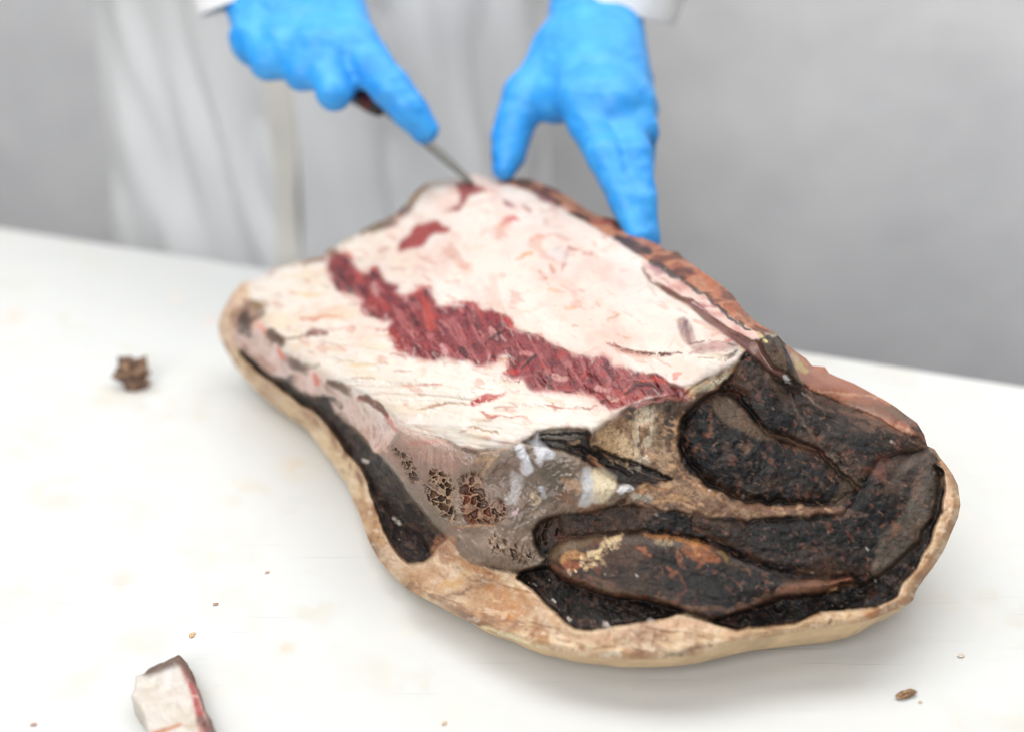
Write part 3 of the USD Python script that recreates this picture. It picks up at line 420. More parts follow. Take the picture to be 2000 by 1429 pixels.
# creamy left side, pinkish right
m_ = blob([(484,552),(630,507),(700,600),(800,690),(980,760),(1150,790),(1100,835),(930,878),(780,835),(600,714),(508,605)], 25, 6, 2); over(m_, lin((245,240,230)), .7)
m_ = blob([(860,400),(1000,380),(1200,480),(1300,600),(1400,670),(1340,690),(1200,690),(1000,620),(900,590),(840,500)], 25, 6, 2); over(m_, lin((240,224,215)), .6)
over(smoothstep(.55, .75, nf(55, 4, 105)) * blob(FAT, 6), lin((236,205,192)), .35)
over(smoothstep(.62, .76, nf(110, 4, 106)) * blob(FAT, 6), lin((230,196,168)), .3)
# folds and strips of the cut fat
for pts, h, w in [([(560,610),(640,618),(690,640)], -.0015, 10), ([(570,660),(640,655),(700,640)], -.002, 9), ([(600,690),(700,715),(800,712)], -.0012, 9), ([(640,745),(760,752),(850,755)], -.002, 8), ([(700,770),(820,785),(900,790)], -.001, 9), ([(840,802),(900,788),(1000,790),(1090,800)], -.002, 6), ([(850,600),(980,560),(1080,520)], -.001, 20), ([(930,430),(1010,470),(1100,540)], -.001, 24), ([(1185,672),(1220,683),(1250,692),(1300,695)], -.004, 7), ([(1000,700),(1010,740),(990,735)], .003, 14), ([(900,770),(940,762),(1000,720),(985,690)], .002, 16)]:
    REL = REL + stroke(pts, w, 5, 3, int(pts[0][0])) * h
for pts, w, c, k in [([(575,572),(602,576),(640,575)], [4,9,3], (236,206,160), .7), ([(590,620),(610,624),(635,619),(660,617)], [8,9,9,4], (216,128,110), .85), ([(590,622),(660,618),(690,620)], [6,6,4], (232,180,165), .5), ([(600,655),(615,650),(635,648)], [10,15,10], (138,88,80), .85), ([(640,645),(690,640)], [10,4], (226,190,184), .6), ([(548,660),(572,662),(600,655)], [5,5,5], (120,104,78), .8), ([(525,650),(540,660),(548,668)], [14,18,16], (120,96,74), .85),
        ([(672,712),(700,713),(730,710)], [3,6,2], (236,208,150), .6), ([(690,753),(760,754),(860,750)], [4,4,2], (206,184,170), .45), ([(560,700),(585,715),(600,722)], [14,20,16], (134,100,86), .8), ([(600,712),(622,716)], [10,8], (150,130,104), .6), ([(640,746),(665,752),(680,762)], [12,16,12], (150,118,100), .75), ([(700,778),(720,778),(745,795)], [6,12,12], (150,102,82), .8), ([(615,735),(625,745)], [14,14], (226,140,120), .6), ([(545,690),(552,700)], [10,12], (230,150,130), .6), ([(505,635),(520,650)], [8,8], (230,140,116), .6),
        ([(702,780),(716,776)], [7,7], (220,150,120), .7), ([(812,800),(830,795),(870,788)], [2,7,3], (170,132,102), .7), ([(840,793),(880,787),(925,790)], [6,5,2], (190,150,120), .65), ([(928,786),(950,778),(985,764)], [12,16,3], (190,84,80), .9), ([(965,795),(1010,794)], 3, (160,110,80), .75), ([(935,803),(955,812),(975,812),(1030,814)], [2,12,4,1.5], (186,84,74), .85), ([(915,833),(935,836),(950,842),(970,845)], [3,3,3,5], (172,124,72), .8), ([(1062,790),(1075,792),(1100,797)], [2,4,2], (170,80,60), .8), ([(1080,788),(1085,800)], [3,3], (180,90,70), .7),
        ([(1125,795),(1150,797),(1165,792)], [3,5,3], (120,60,44), .85), ([(1070,790),(1080,795),(1130,798)], [2,3,2], (200,120,90), .6),
        ([(740,492),(750,488),(758,485)], [5,8,5], (150,96,96), .8), ([(995,432),(985,438),(977,440)], [5,8,6], (206,112,100), .85), ([(985,430),(1005,425),(1012,428)], [7,8,5], (206,106,96), .85), ([(985,395),(995,400),(1000,402)], [8,10,8], (140,72,72), .85), ([(1000,402),(1015,408)], [8,7], (212,170,166), .6), ([(1025,405),(1035,412)], [8,8], (176,118,92), .75), ([(1015,395),(1028,408)], [4,5], (206,170,150), .6), ([(935,395),(960,388),(985,385)], [5,6,3], (206,178,174), .6), ([(960,358),(1000,360),(1035,375)], [6,7,5], (206,150,145), .55),
        ([(1035,470),(1060,460),(1085,457)], [7,9,4], (232,176,158), .8), ([(1008,508),(1025,498),(1038,494)], [4,8,7], (222,166,116), .8), ([(1110,484),(1120,486),(1132,488)], [10,9,3], (172,90,84), .85), ([(1142,494),(1155,497)], [7,8], (190,124,120), .8), ([(1082,490),(1092,486)], [5,6], (186,160,160), .7), ([(1106,498),(1100,510),(1097,530)], [9,8,4], (180,120,122), .75), ([(1075,520),(1080,530)], [8,10], (186,120,96), .75), ([(1056,532),(1066,542)], [8,9], (190,128,108), .75), ([(1080,500),(1096,505)], [22,20], (222,220,222), .6), ([(890,518),(910,525),(922,530)], [5,7,4], (234,200,168), .65), ([(915,490),(930,480)], [8,5], (232,208,196), .6),
        ([(1070,566),(1085,570),(1090,570)], [7,9,6], (222,182,134), .75), ([(1105,602),(1122,600)], [8,8], (226,190,142), .75), ([(1165,592),(1170,597)], [8,8], (210,176,168), .7), ([(960,540),(965,590),(975,612)], [18,20,16], (238,200,190), .6), ([(1255,525),(1270,560),(1280,575)], [8,10,6], (206,186,180), .5), ([(1165,540),(1190,548)], [14,14], (236,214,202), .5), ([(1030,690),(1070,702),(1130,705)], [5,6,4], (236,196,182), .5), ([(1140,690),(1170,678)], [5,5], (236,180,165), .5),
        ([(1188,672),(1205,678),(1222,684),(1250,690)], [5,8,8,7], (112,46,36), .9), ([(1256,688),(1280,692)], [8,4], (104,48,40), .9), ([(1292,692),(1310,690),(1330,688)], [7,7,3], (104,52,44), .9), ([(1188,673),(1220,688),(1250,695),(1285,697)], [8,9,6,5], (206,130,110), .35)]:
    over(stroke(pts, w, 2.5, 2.5, int(pts[0][0] + pts[0][1]), .55), lin(c), min(1, k * 1.1))
# lean core by the right edge of the fat
for poly, c in [([(1325,622),(1335,618),(1345,625),(1353,645),(1358,665),(1350,672),(1340,675),(1330,660),(1322,640)], (128,84,88)), ([(1345,672),(1365,665),(1375,668),(1420,666),(1438,668),(1448,682),(1420,688),(1390,685),(1358,688)], (146,92,92))]:
    s = blob(poly, 2.5, 4, 3); over(s * (.6 + .8 * (nfp(12, 3, 571) - .2)), lin(c), .85); REL -= s * .001
for pts, w, c, k in [([(1337,630),(1342,650),(1345,668)], [8,14,8], (104,64,68), .7), ([(1335,645),(1336,665),(1346,672)], 2.5, (200,160,156), .7), ([(1348,672),(1360,668),(1375,666)], [3,4,3], (84,40,36), .85), ([(1385,666),(1415,668),(1440,675)], [3,4,4], (84,50,48), .7), ([(1345,690),(1375,690),(1420,684)], [6,8,6], (158,110,110), .5), ([(1380,692),(1410,698),(1440,690)], [10,14,8], (216,204,180), .8), ([(1415,685),(1432,682),(1444,676)], [5,6,4], (210,196,184), .8), ([(1365,698),(1390,700)], 3, (150,124,80), .7), ([(1420,700),(1440,690)], [10,8], (70,60,48), .8), ([(1390,655),(1402,652)], [5,6], (226,140,120), .6), ([(1418,662),(1428,664)], [6,8], (200,80,70), .8),
        ([(1240,795),(1262,783),(1300,772),(1340,765)], [6,12,16,8], (176,110,108), .75), ([(1300,765),(1335,768),(1342,776)], [6,16,14], (190,104,98), .85), ([(1318,735),(1325,732),(1332,730)], [8,8,6], (214,104,80), .8), ([(1316,742),(1322,738)], [6,6], (206,96,74), .8), ([(1180,826),(1205,815),(1225,800)], [5,6,6], (206,150,146), .6), ([(1197,788),(1230,770),(1260,765)], 2.5, (206,196,210), .7)]:
    over(stroke(pts, w, 2, 2.5, int(pts[0][0] + pts[0][1])), lin(c), k)

# -- strips and rim at the right of the top
RIMR = [(1001,350),(1030,349),(1060,360),(1089,372),(1123,393),(1137,404),(1162,419),(1200,428),(1223,446),(1259,463),(1284,473),(1301,486),(1324,488),(1336,501),(1368,524),(1402,547),(1431,572),(1452,601),(1473,622),(1494,635),(1522,650),(1515,658),(1490,657),(1475,648),(1441,628),(1410,607),(1378,576),(1347,561),(1326,543),(1300,525),(1265,510),(1240,492),(1200,468),(1160,444),(1130,428),(1090,402),(1050,378),(1005,364),(985,357)]
region('rim_bark', RIMR, [(128,80,60),(176,116,86),(206,156,122),(190,122,90),(110,62,50)], rel=.002, bulge=.003, bw=14, nscale=70, rough=.0012, seed=111, wob=2.5, contrast=3, mat_=rind_m, label='orange brown dried rim along the far right edge')
STRIP = [(1252,508),(1268,513),(1300,528),(1326,543),(1347,561),(1378,576),(1410,607),(1441,628),(1475,648),(1490,655),(1482,664),(1471,666),(1452,656),(1420,639),(1389,616),(1353,584),(1334,580),(1305,563),(1273,544),(1261,530)]
region('fat_strip', STRIP, [(214,160,152),(232,196,186),(238,212,202),(190,130,128)], rel=.002, bulge=.001, bw=10, nscale=70, seed=113, wob=1.5, mat_=fat_m)
GRV = [(1252,523),(1261,532),(1273,544),(1305,563),(1334,580),(1353,584),(1389,616),(1420,639),(1452,656),(1471,666),(1479,662),(1498,691),(1528,723),(1545,745),(1530,742),(1500,722),(1473,698),(1458,685),(1437,668),(1410,650),(1378,628),(1347,597),(1305,576),(1269,549)]
region('rib_groove', GRV, [(84,50,46),(100,62,56),(112,76,68)], rel=-.0025, nscale=60, seed=115, wob=1, mat_=memb_m, label='dark maroon groove left by a removed rib')
over(stroke([(1470,672),(1500,705),(1535,740)], [14,18,10], 4, 2, 2), lin((122,92,80)), .6)
over(stroke([(1255,523),(1262,535),(1272,548),(1290,560)], [4,6,5,4], 2, 2, 2), lin((140,110,90)), .7)
BEND = [(1483,662),(1497,655),(1520,655),(1533,678),(1548,707),(1562,741),(1572,757),(1556,748),(1539,728),(1510,718),(1489,686)]
region('bone_end', BEND, [(50,40,34),(74,58,46),(92,74,58),(62,50,42)], rel=.004, bulge=.003, bw=12, nscale=110, seed=117, rough=.001, wob=1.5, mat_=crust_m, label='dark dried chine tip at the right corner')
for pts, w, c, k in [([(1270,514),(1290,522),(1312,534)], [10,20,12], (76,56,56), .9), ([(1312,536),(1326,542),(1347,560),(1378,576),(1410,606),(1441,628),(1466,643)], [10,8,8,6,7,5,5], (84,70,66), .9), ([(1272,520),(1290,535)], [12,14], (190,140,144), .6), ([(1008,352),(1020,358),(1030,360)], [12,18,12], (92,66,52), .9), ([(1045,372),(1065,385),(1092,398)], [16,20,10], (104,66,60), .9), ([(1060,392),(1080,398)], [10,8], (186,130,132), .6), ([(1110,416),(1128,420),(1150,430)], [5,12,8], (72,50,38), .9), ([(1150,428),(1170,436),(1195,435)], [6,9,8], (176,84,70), .75), ([(1206,462),(1225,472),(1245,484),(1265,492)], [14,18,18,14], (72,56,52), .92),
        ([(1318,495),(1326,500)], [10,12], (106,76,58), .8), ([(1360,530),(1385,550),(1402,572)], [8,12,10], (200,124,84), .7), ([(1420,598),(1436,602)], [8,10], (176,104,70), .8), ([(1440,608),(1465,628)], [8,8], (150,106,86), .6), ([(1100,405),(1108,410)], [8,8], (232,200,190), .7), ([(1480,652),(1490,660),(1495,668)], [8,8,6], (206,190,130), .8), ([(1497,653),(1516,654)], [8,7], (176,166,150), .8), ([(1500,660),(1512,664)], [8,8], (54,48,44), .8), ([(1520,680),(1535,705)], [4,6], (120,92,72), .6), ([(1530,715),(1536,722)], [5,6], (130,104,84), .6),
        ([(1352,590),(1380,608),(1410,630)], [4,4,3], (206,170,178), .5), ([(1308,556),(1330,568)], [8,6], (206,140,128), .5), ([(1275,545),(1300,555)], [8,6], (240,224,212), .6)]:
    over(stroke(pts, w, 2, 2, int(pts[0][0] + pts[0][1]), .85), lin(c), min(1, k * 1.1))
# far left rim of the top
for pts, w, c, k in [([(833,362),(818,375),(805,392)], [16,18,14], (176,132,78), 1), ([(800,400),(785,415),(765,432),(747,440)], [14,20,20,16], (84,58,46), 1), ([(745,436),(725,448),(705,455)], [12,14,10], (110,94,62), 1), ([(785,420),(770,432)], [5,5], (200,110,96), .7), ([(645,486),(650,495)], [18,20], (136,104,70), .95), ([(630,505),(605,508),(590,514)], [12,12,8], (150,116,88), .9), ([(690,465),(670,476)], [3,4], (216,200,140), .6), ([(797,402),(815,420),(828,434)], [4,4,5], (214,170,150), .6)]:
    over(stroke(pts, w, 2.5, 2, int(pts[0][0])), lin(c), k)
# -- red lean seam and patches
FATM = (LAB == [i for i, p in enumerate(PARTS) if p[0] == 'fat_cap'][0]).astype(float); fm = ndimage.gaussian_filter(FATM, 2)
right = smoothstep(0, 160, (GX - 700) * .5 - (GY - 560) * .8) ; left_ = 1 - right
rg_ = nfp(34, 4, 401, 3.5, .12); REL += fm * left_ * (rg_ - .5) * .010 - fm * left_ * np.exp(-((nfp(48, 3, 403, 5, .1) - .5) / .035) ** 2) * .0018
REL += fm * right * (nfp(60, 4, 405, 1.6, .6) - .5) * .011 + fm * (nfp(14, 3, 407, 2, .4) - .5) * .0012
over(fm * smoothstep(.5, .7, nfp(70, 4, 411, 1.8, .5)), lin((236,204,192)), .40); over(fm * right * smoothstep(.52, .72, nfp(36, 4, 413, 1.6, .7)), lin((228,184,172)), .40)
over(fm * left_ * smoothstep(.5, .7, nfp(30, 4, 415, 4, .1)), lin((238,214,176)), .45); over(fm * smoothstep(.64, .74, nfp(16, 4, 417, 2.4, .4)), lin((214,160,140)), .5)
rgf = np.random.default_rng(61); FPp = Polygon(FAT).buffer(-8)
for k in range(170):
    x, y = rgf.uniform(490, 1430), rgf.uniform(360, 865)
    if not FPp.contains(shapely.Point(x, y)): continue
    lf = left_[int((y - Y0) / STEP), int((x - X0) / STEP)]; a = rgf.normal(.08, .15) if lf > .5 else rgf.normal(.2, .7); l = rgf.uniform(6, 26) if lf > .5 else rgf.uniform(3, 14)
    over(stroke([(x - math.cos(a) * l, y - math.sin(a) * l), (x + math.cos(a) * l, y + math.sin(a) * l)], rgf.uniform(2, 6), 2.5, 2.5, k + 900), lin(random.choice([(222,178,140),(216,150,136),(206,160,140),(232,196,160),(226,176,166),(196,150,120),(190,96,90),(176,120,96)])), rgf.uniform(.25, .6))
SEAM = [(640,503),(659,498),(684,494),(692,519),(699,530),(712,535),(724,530),(726,520),(739,523),(743,536),(760,553),(781,559),(772,574),(785,580),(810,568),(823,561),(839,564),(844,578),(852,595),(873,599),(885,600),(902,600),(906,592),(927,592),(933,605),(948,605),(958,600),(971,613),(983,621),(1000,626),(1002,642),(1025,649),(1057,657),(1078,672),(1105,686),(1130,695),(1178,697),(1191,703),(1193,716),(1214,720),(1241,728),(1262,733),(1279,731),(1294,739),(1302,747),(1336,762),(1344,772),(1327,778),(1300,770),(1262,778),(1231,789),(1210,797),(1189,797),(1174,783),(1157,772),(1126,764),(1105,764),(1084,762),(1042,762),(1027,752),(1019,737),(994,735),(988,728),(994,714),(992,693),(977,689),(973,705),(952,712),(931,714),(910,703),(889,705),(872,697),(847,705),(830,703),(809,695),(784,686),(769,674),(759,655),(761,640),(769,628),(742,623),(721,619),(706,607),(704,598),(713,588),(709,585),(686,572),(661,568),(648,549),(641,530)]
RED = [(112,40,46),(140,58,62),(158,74,76),(124,46,50)]
region('lean_seam', SEAM, RED, soft=3, rel=.0030, bulge=.0010, bw=14, nscale=90, rough=.002, rscale=150, seed=121, wob=5, mat_=lean_m, label='ragged band of red raw lean across the white fat')
sm = ndimage.gaussian_filter((LAB == len(PARTS) - 1).astype(float), 1.2); hal = ndimage.gaussian_filter(sm, 6 / STEP) * (1 - sm); over(hal * smoothstep(.35, .6, nfp(12, 3, 421)) * 2.0, lin((206,104,96)), .7)
over(sm * smoothstep(.56, .68, nfp(8, 4, 423, 4.5, 1.0)), lin((206,136,132)), .52); over(sm * smoothstep(.58, .70, nfp(11, 4, 425, 2.6, 1.1)), lin((70,26,32)), .8); over(sm * smoothstep(.6, .7, nfp(14, 4, 427, 2, .8)), lin((188,72,62)), .6)
REL += sm * (nfp(10, 4, 429, 3, 1.0) - .5) * .005
rg = np.random.default_rng(21); SP_ = Polygon(SEAM).buffer(-3)
for k in range(230):
    x, y = rg.uniform(640, 1300), rg.uniform(500, 790)
    if not SP_.contains(shapely.Point(x, y)): continue
    a = rg.uniform(.5, 1.5); l = rg.uniform(5, 16); w = rg.uniform(2, 6); c = random.choice([(204,136,132),(214,160,155),(90,40,46),(104,44,48),(182,96,92),(186,84,74),(224,184,178),(110,50,54)])
    s = stroke([(x - math.cos(a) * l, y - math.sin(a) * l), (x + math.cos(a) * l, y + math.sin(a) * l)], [w, w * .6], 2, 4, k); over(s, lin(c), rg.uniform(.35, .7)); REL += s * rg.uniform(-.0012, .0012)
for pts, w, c, k in [([(825,580),(833,600),(838,640)], [8,16,20], (206,92,76), .8), ([(955,612),(965,618),(985,622),(998,632)], [10,18,16,12], (150,34,38), .85), ([(990,622),(997,640)], [8,8], (204,70,60), .8), ([(955,645),(962,655)], [10,16], (222,176,166), .9), ([(925,612),(935,640)], [10,10], (112,58,60), .7), ([(958,663),(970,655),(982,645)], [6,8,5], (70,28,28), .9), ([(862,672),(868,685)], [8,12], (228,190,186), .85), ([(730,560),(733,570)], [14,16], (222,190,186), .7), ([(700,540),(705,550)], [18,14], (200,96,90), .7), ([(1020,720),(1035,705),(1048,695)], [5,8,6], (70,34,32), .85), ([(1048,728),(1060,745),(1068,752)], [6,8,4], (104,40,42), .8), ([(1018,690),(1035,690)], [8,9], (214,156,152), .8), ([(985,728),(1000,725),(1015,722)], [8,10,5], (206,76,62), .8),
        ([(1085,735),(1105,740)], [14,10], (226,190,178), .8), ([(1165,758),(1185,762)], [12,10], (224,178,170), .8), ([(1210,785),(1225,760),(1250,745),(1275,742)], [4,6,6,4], (214,110,90), .85), ([(1222,770),(1240,752),(1265,750),(1285,755)], [6,12,8,4], (74,14,14), .95), ([(1176,785),(1192,780)], [8,6], (90,22,20), .9), ([(1190,775),(1205,780)], [9,9], (226,190,176), .8), ([(1275,735),(1290,740),(1300,750)], [8,10,8], (210,80,66), .8), ([(1255,733),(1262,738)], [5,5], (220,110,90), .8), ([(1105,765),(1125,766)], [4,4], (104,34,32), .8), ([(775,568),(785,560)], [8,5], (226,200,196), .5), ([(765,690),(800,695)], [4,4], (196,120,110), .5), ([(820,560),(838,562)], [8,10], (190,104,100), .7), ([(903,590),(925,595),(932,605)], [6,7,5], (186,64,56), .7), ([(735,523),(730,525)], [8,7], (214,100,80), .7), ([(680,497),(688,505)], [8,8], (214,96,76), .8), ([(648,495),(665,498)], [8,8], (120,64,54), .7)]:
    s = stroke(pts, w, 2, 2.5, int(pts[0][0] + pts[0][1])); over(s, lin(c), k)
    if sum(c) < 200: REL -= ndimage.gaussian_filter(s, 1.5) * .0018
R2 = [(778,492),(781,475),(802,456),(812,438),(827,435),(852,431),(862,442),(881,446),(877,454),(848,456),(837,465),(829,480),(799,488)]
region('lean_patch', R2, [(170,76,72),(182,92,86),(150,70,68)], rel=.0058, bulge=0, bw=8, soft=2.5, seed=125, wob=4, mat_=lean_m)
R3 = [(895,356),(915,352),(930,362),(949,368),(944,375),(915,381),(909,396),(894,412),(865,416),(881,408),(898,398),(898,381),(892,368)]
region('lean_patch', R3, [(156,84,80),(172,92,86),(130,72,68)], rel=.0058, bulge=0, bw=8, soft=2.5, seed=127, wob=4, mat_=lean_m)
# left tip stains
for pts, w, c, k in [([(470,620),(480,605),(495,600)], [24,40,34], (128,98,76), .95), ([(474,618),(478,640),(486,650)], [18,26,18], (84,66,58), .95), ([(500,596),(520,598)], [16,12], (160,130,90), .7), ([(445,610),(440,650),(455,690)], [18,22,18], (232,198,172), .8), ([(478,560),(465,580),(455,600)], [12,14,12], (230,196,174), .8), ([(455,690),(470,715),(500,750),(540,780)], [10,14,16,18], (232,202,164), .8), ([(560,795),(620,850),(670,910),(700,960)], [16,20,24,20], (238,208,164), .75), ([(497,665),(512,675),(530,700)], [20,24,20], (232,204,192), .7), ([(560,715),(540,735)], [24,16], (226,200,194), .7), ([(605,750),(612,768)], [22,16], (226,190,180), .7)]:
    over(stroke(pts, w, 5, 4, int(pts[0][0] + pts[0][1])), lin(c), k)
# -- rind details
for pts, w, c, k in [([(707,980),(718,1020),(738,1060)], [10,12,14], (206,152,96), .6), ([(750,1075),(770,1095),(790,1110)], [18,24,20], (232,206,180), .7), ([(850,1075),(862,1060),(875,1062),(885,1080),(890,1095)], [20,34,34,30,20], (196,148,116), .85), ([(868,1062),(866,1085)], [20,22], (178,130,106), .7), ([(800,1110),(840,1130),(850,1150)], [24,36,30], (206,164,122), .7), ([(865,1145),(885,1138),(905,1130)], [16,26,18], (226,178,108), .85), ([(885,1122),(895,1110)], [20,14], (238,214,186), .8), ([(864,1166),(885,1160),(905,1158),(918,1148)], [7,8,10,9], (92,66,56), .85), ([(870,1162),(890,1168),(910,1172)], [4,8,6], (206,186,156), .7), ([(960,1150),(975,1170),(990,1195)], [30,50,40], (196,128,66), .75), ([(985,1150),(1000,1170),(1020,1195)], [20,24,16], (204,140,78), .7), ([(940,1160),(955,1175)], [20,22], (220,186,136), .6),
        ([(840,1160),(880,1180),(920,1205),(940,1220)], [12,16,16,10], (140,108,88), .7), ([(900,1195),(930,1212)], [14,14], (132,104,90), .6), ([(940,1222),(990,1240),(1060,1268)], [6,13,8], (232,216,168), .85), ([(1000,1125),(1020,1140),(1050,1175),(1085,1215),(1110,1235)], [4,6,8,9,8], (222,182,146), .8), ([(1010,1150),(1035,1180)], [12,14], (196,134,80), .6), ([(905,1100),(940,1115),(960,1130),(990,1150)], [12,18,18,14], (202,146,98), .65), ([(925,1110),(935,1122),(950,1132)], 1.6, (110,76,56), .8), ([(1050,1190),(1070,1215),(1100,1245)], [10,16,14], (232,206,178), .7), ([(1020,1215),(1060,1240)], [26,22], (178,134,100), .6), ([(1110,1245),(1180,1245),(1260,1230),(1330,1220),(1390,1225)], [14,20,22,20,14], (214,170,138), .7), ([(1250,1238),(1256,1225)], [28,22], (180,140,112), .6), ([(1340,1240),(1360,1235)], [26,24], (176,140,112), .55), ([(1278,1235),(1276,1255)], [6,6], (120,60,42), .85), ([(1300,1278),(1330,1276),(1365,1262)], [7,9,8], (122,100,86), .7), ([(1382,1255),(1388,1257)], [6,5], (40,32,28), .85), ([(1180,1278),(1210,1274)], [8,7], (236,220,196), .8), ([(1400,1262),(1440,1256),(1480,1246)], [4,7,4], (226,196,152), .8),
        ([(1460,1232),(1520,1230),(1570,1217),(1620,1203),(1670,1200)], [14,14,14,14,12], (216,184,140), .75), ([(1620,1212),(1625,1205)], [9,9], (96,48,32), .85), ([(1658,1203),(1661,1200)], [4,4], (150,90,60), .8), ([(1700,1200),(1735,1185),(1765,1170)], [14,16,16], (186,126,78), .75), ([(1770,1150),(1800,1120),(1825,1085)], [12,14,14], (196,140,88), .6), ([(1850,1050),(1860,1010),(1862,970)], [10,16,16], (180,136,92), .6), ([(1845,930),(1852,960),(1850,1000)], [10,12,12], (222,180,148), .7), ([(1834,902),(1845,915)], [8,10], (214,146,106), .8), ([(1826,880),(1836,893)], [8,6], (70,48,36), .8), ([(1816,876),(1826,890)], [8,10], (50,36,28), .8), ([(1840,1060),(1815,1095)], [8,10], (160,118,84), .6)]:
    over(stroke(pts, w, 4, 4, int(pts[0][0] + pts[0][1])), lin(c), k)
RI = blob(Polygon(OUT).buffer(2).difference(Polygon(FACE)).difference(Polygon(FAT).buffer(30)).geoms[0].exterior.coords if Polygon(OUT).buffer(2).difference(Polygon(FACE)).difference(Polygon(FAT).buffer(30)).geom_type == 'MultiPolygon' else OUT, 2)
rindmask = (LAB == 0).astype(float)
over(smoothstep(.58, .72, nf(140, 4, 133)) * rindmask, lin((238,216,192)), .28)
over(smoothstep(.6, .74, nf(120, 4, 135)) * rindmask, lin((150,96,62)), .32)
# -- flecks, threads and crystals on the dried face
rg = np.random.default_rng(33); FP = Polygon(FACE).buffer(-6)
crustmask = np.isin(LAB, [i for i, p in enumerate(PARTS) if p[2 - 1] is crust_m and p[0] not in ('marbled_fat',)]).astype(float)
over(smoothstep(.58, .72, nf(230, 4, 141)) * crustmask, lin((84,60,50)), .55)
over(smoothstep(.60, .74, nf(330, 3, 143)) * crustmask, lin((92,72,60)), .4)
over(smoothstep(.62, .74, nf(160, 4, 145)) * crustmask, lin((98,54,46)), .45)
over(smoothstep(.58, .7, nf(120, 4, 147)) * crustmask, lin((20,19,20)), .6)
n_ = 0
while n_ < 260:
    x, y = rg.uniform(1090, 1830), rg.uniform(700, 1215)
    j, i = int((x - X0) / STEP), int((y - Y0) / STEP)
    if crustmask[i, j] < .5: continue
    n_ += 1; a = rg.uniform(-.6, .6) + (1.2 if rg.random() < .2 else 0); l = rg.uniform(2, 9)
    over(stroke([(x, y), (x + math.cos(a) * l, y + math.sin(a) * l)], rg.uniform(1.2, 3.6), 1, 3, n_), lin(random.choice([(120,92,78),(140,108,92),(96,74,64),(86,78,74),(124,76,58),(150,128,112)])), rg.uniform(.3, .75))
for k in range(45):
    x, y = rg.uniform(740, 1830), rg.uniform(850, 1215)
    j, i = int((x - X0) / STEP), int((y - Y0) / STEP)
    if crustmask[i, j] < .5: continue
    over(stroke([(x, y), (x + 1, y + 1)], rg.uniform(1.6, 3.4), 1, 1, k), lin((200,196,192)), rg.uniform(.4, .9))
for x, y, w in [(1534,738,13),(1541,747,6),(1742,862,9),(775,1018,10),(768,1010,7),(712,898,10),(1043,1139,6),(1080,1172,7),(1110,1205,9),(1268,1208,9),(1182,1216,10),(1243,1122,5),(1662,1069,7),(1693,1070,7),(1583,1116,6),(1493,1045,7),(1282,1003,5),(1449,967,7),(1520,945,5),(1386,955,5),(1708,1132,7)]:
    over(stroke([(x, y), (x + w * .4, y + w * .3)], w * .75, 1.6, 3, x), lin((222,222,222)), .92)
over(stroke([(672,850),(690,862),(700,874)], [5,9,5], 3, 3, 1), lin((96,80,78)), .8)
for pts, w in [([(752,935),(765,945)], [12,9]), ([(785,985),(788,995)], [8,8]), ([(830,1035),(836,1055)], [10,12]), ([(800,1060),(815,1075)], [6,6]), ([(795,1020),(808,1028)], [5,6])]: over(stroke(pts, w, 3, 4, 8), lin((88,72,62)), .8)

def scale_piece(names, k):
    m = ndimage.gaussian_filter(np.isin(LAB, [i for i, p in enumerate(PARTS) if p[0] in names]).astype(float), 1.0)[..., None]
    COL[:] = COL * (1 + (k - 1) * m)
scale_piece(('fat_cap', 'fat_strip'), np.array([.735, .70, .675])); scale_piece(('lean_seam', 'lean_patch'), np.array([.62, .47, .47])); scale_piece(('eye_muscle', 'side_muscle', 'upper_muscle', 'cap_muscle', 'dried_face', 'lower_muscle'), np.array([.48, .43, .39])); scale_piece(('dried_pocket', 'dried_lean'), np.array([.66, .56, .5]))
scale_piece(('outer_rind', 'rib_edge'), .78); scale_piece(('rim_bark',), np.array([.60, .50, .46])); scale_piece(('flank_membrane',), np.array([.74, .68, .62])); scale_piece(('marbled_fat', 'fascia_band'), .74); scale_piece(('vertebra',), np.array([.74, .67, .61]))
cm = ndimage.gaussian_filter(crustmask, 2); drk = np.isin(LAB, [i for i, p in enumerate(PARTS) if p[0] in ('eye_muscle', 'side_muscle', 'upper_muscle', 'cap_muscle', 'dried_face', 'lower_muscle')])
dm = ndimage.gaussian_filter(drk.astype(float), 3)
REL += cm * ((nfp(34, 4, 501, 1.8, .3) - .5) * .0046 + (nfp(80, 3, 500, 2.4, .3) - .5) * .007 + (nfp(9, 3, 503) - .5) * .0014) + dm * (nfp(7, 3, 505, 5, .3) - .5) * .0012
bd_ = np.zeros(SH)
for nm_ in ('eye_muscle', 'side_muscle', 'upper_muscle', 'cap_muscle', 'lower_muscle'):
    mk_ = LAB == [i for i, p in enumerate(PARTS) if p[0] == nm_][0]; d_ = ndimage.distance_transform_edt(mk_) * STEP; bd_ = np.maximum(bd_, np.where(mk_, np.exp(-d_ / 13.0), 0))
bd_ = ndimage.gaussian_filter(bd_, 2)
over(bd_ * smoothstep(.3, .62, nfp(40, 4, 506, 2, .3)), lin((104,76,58)), .75)
over(dm * smoothstep(.50, .68, nfp(75, 5, 507, 1.8, .3)), lin((78,58,46)), .62); over(dm * smoothstep(.58, .72, nfp(15, 4, 509, 2.4, .3)), lin((112,82,62)), .45)
over(dm * smoothstep(.46, .62, nfp(60, 4, 511, 2.4, .25)), lin((12,11,12)), .9); over(dm * smoothstep(.66, .76, nfp(10, 3, 513, 1.4, .9)), lin((112,66,50)), .45)
for (p_, w_, s_, wb_, sd_, c_, k_) in REPLAY: over(stroke(p_, w_, s_, wb_, sd_), lin(c_) * 1.0, k_ * (.35 if sum(c_) > 300 else .7))
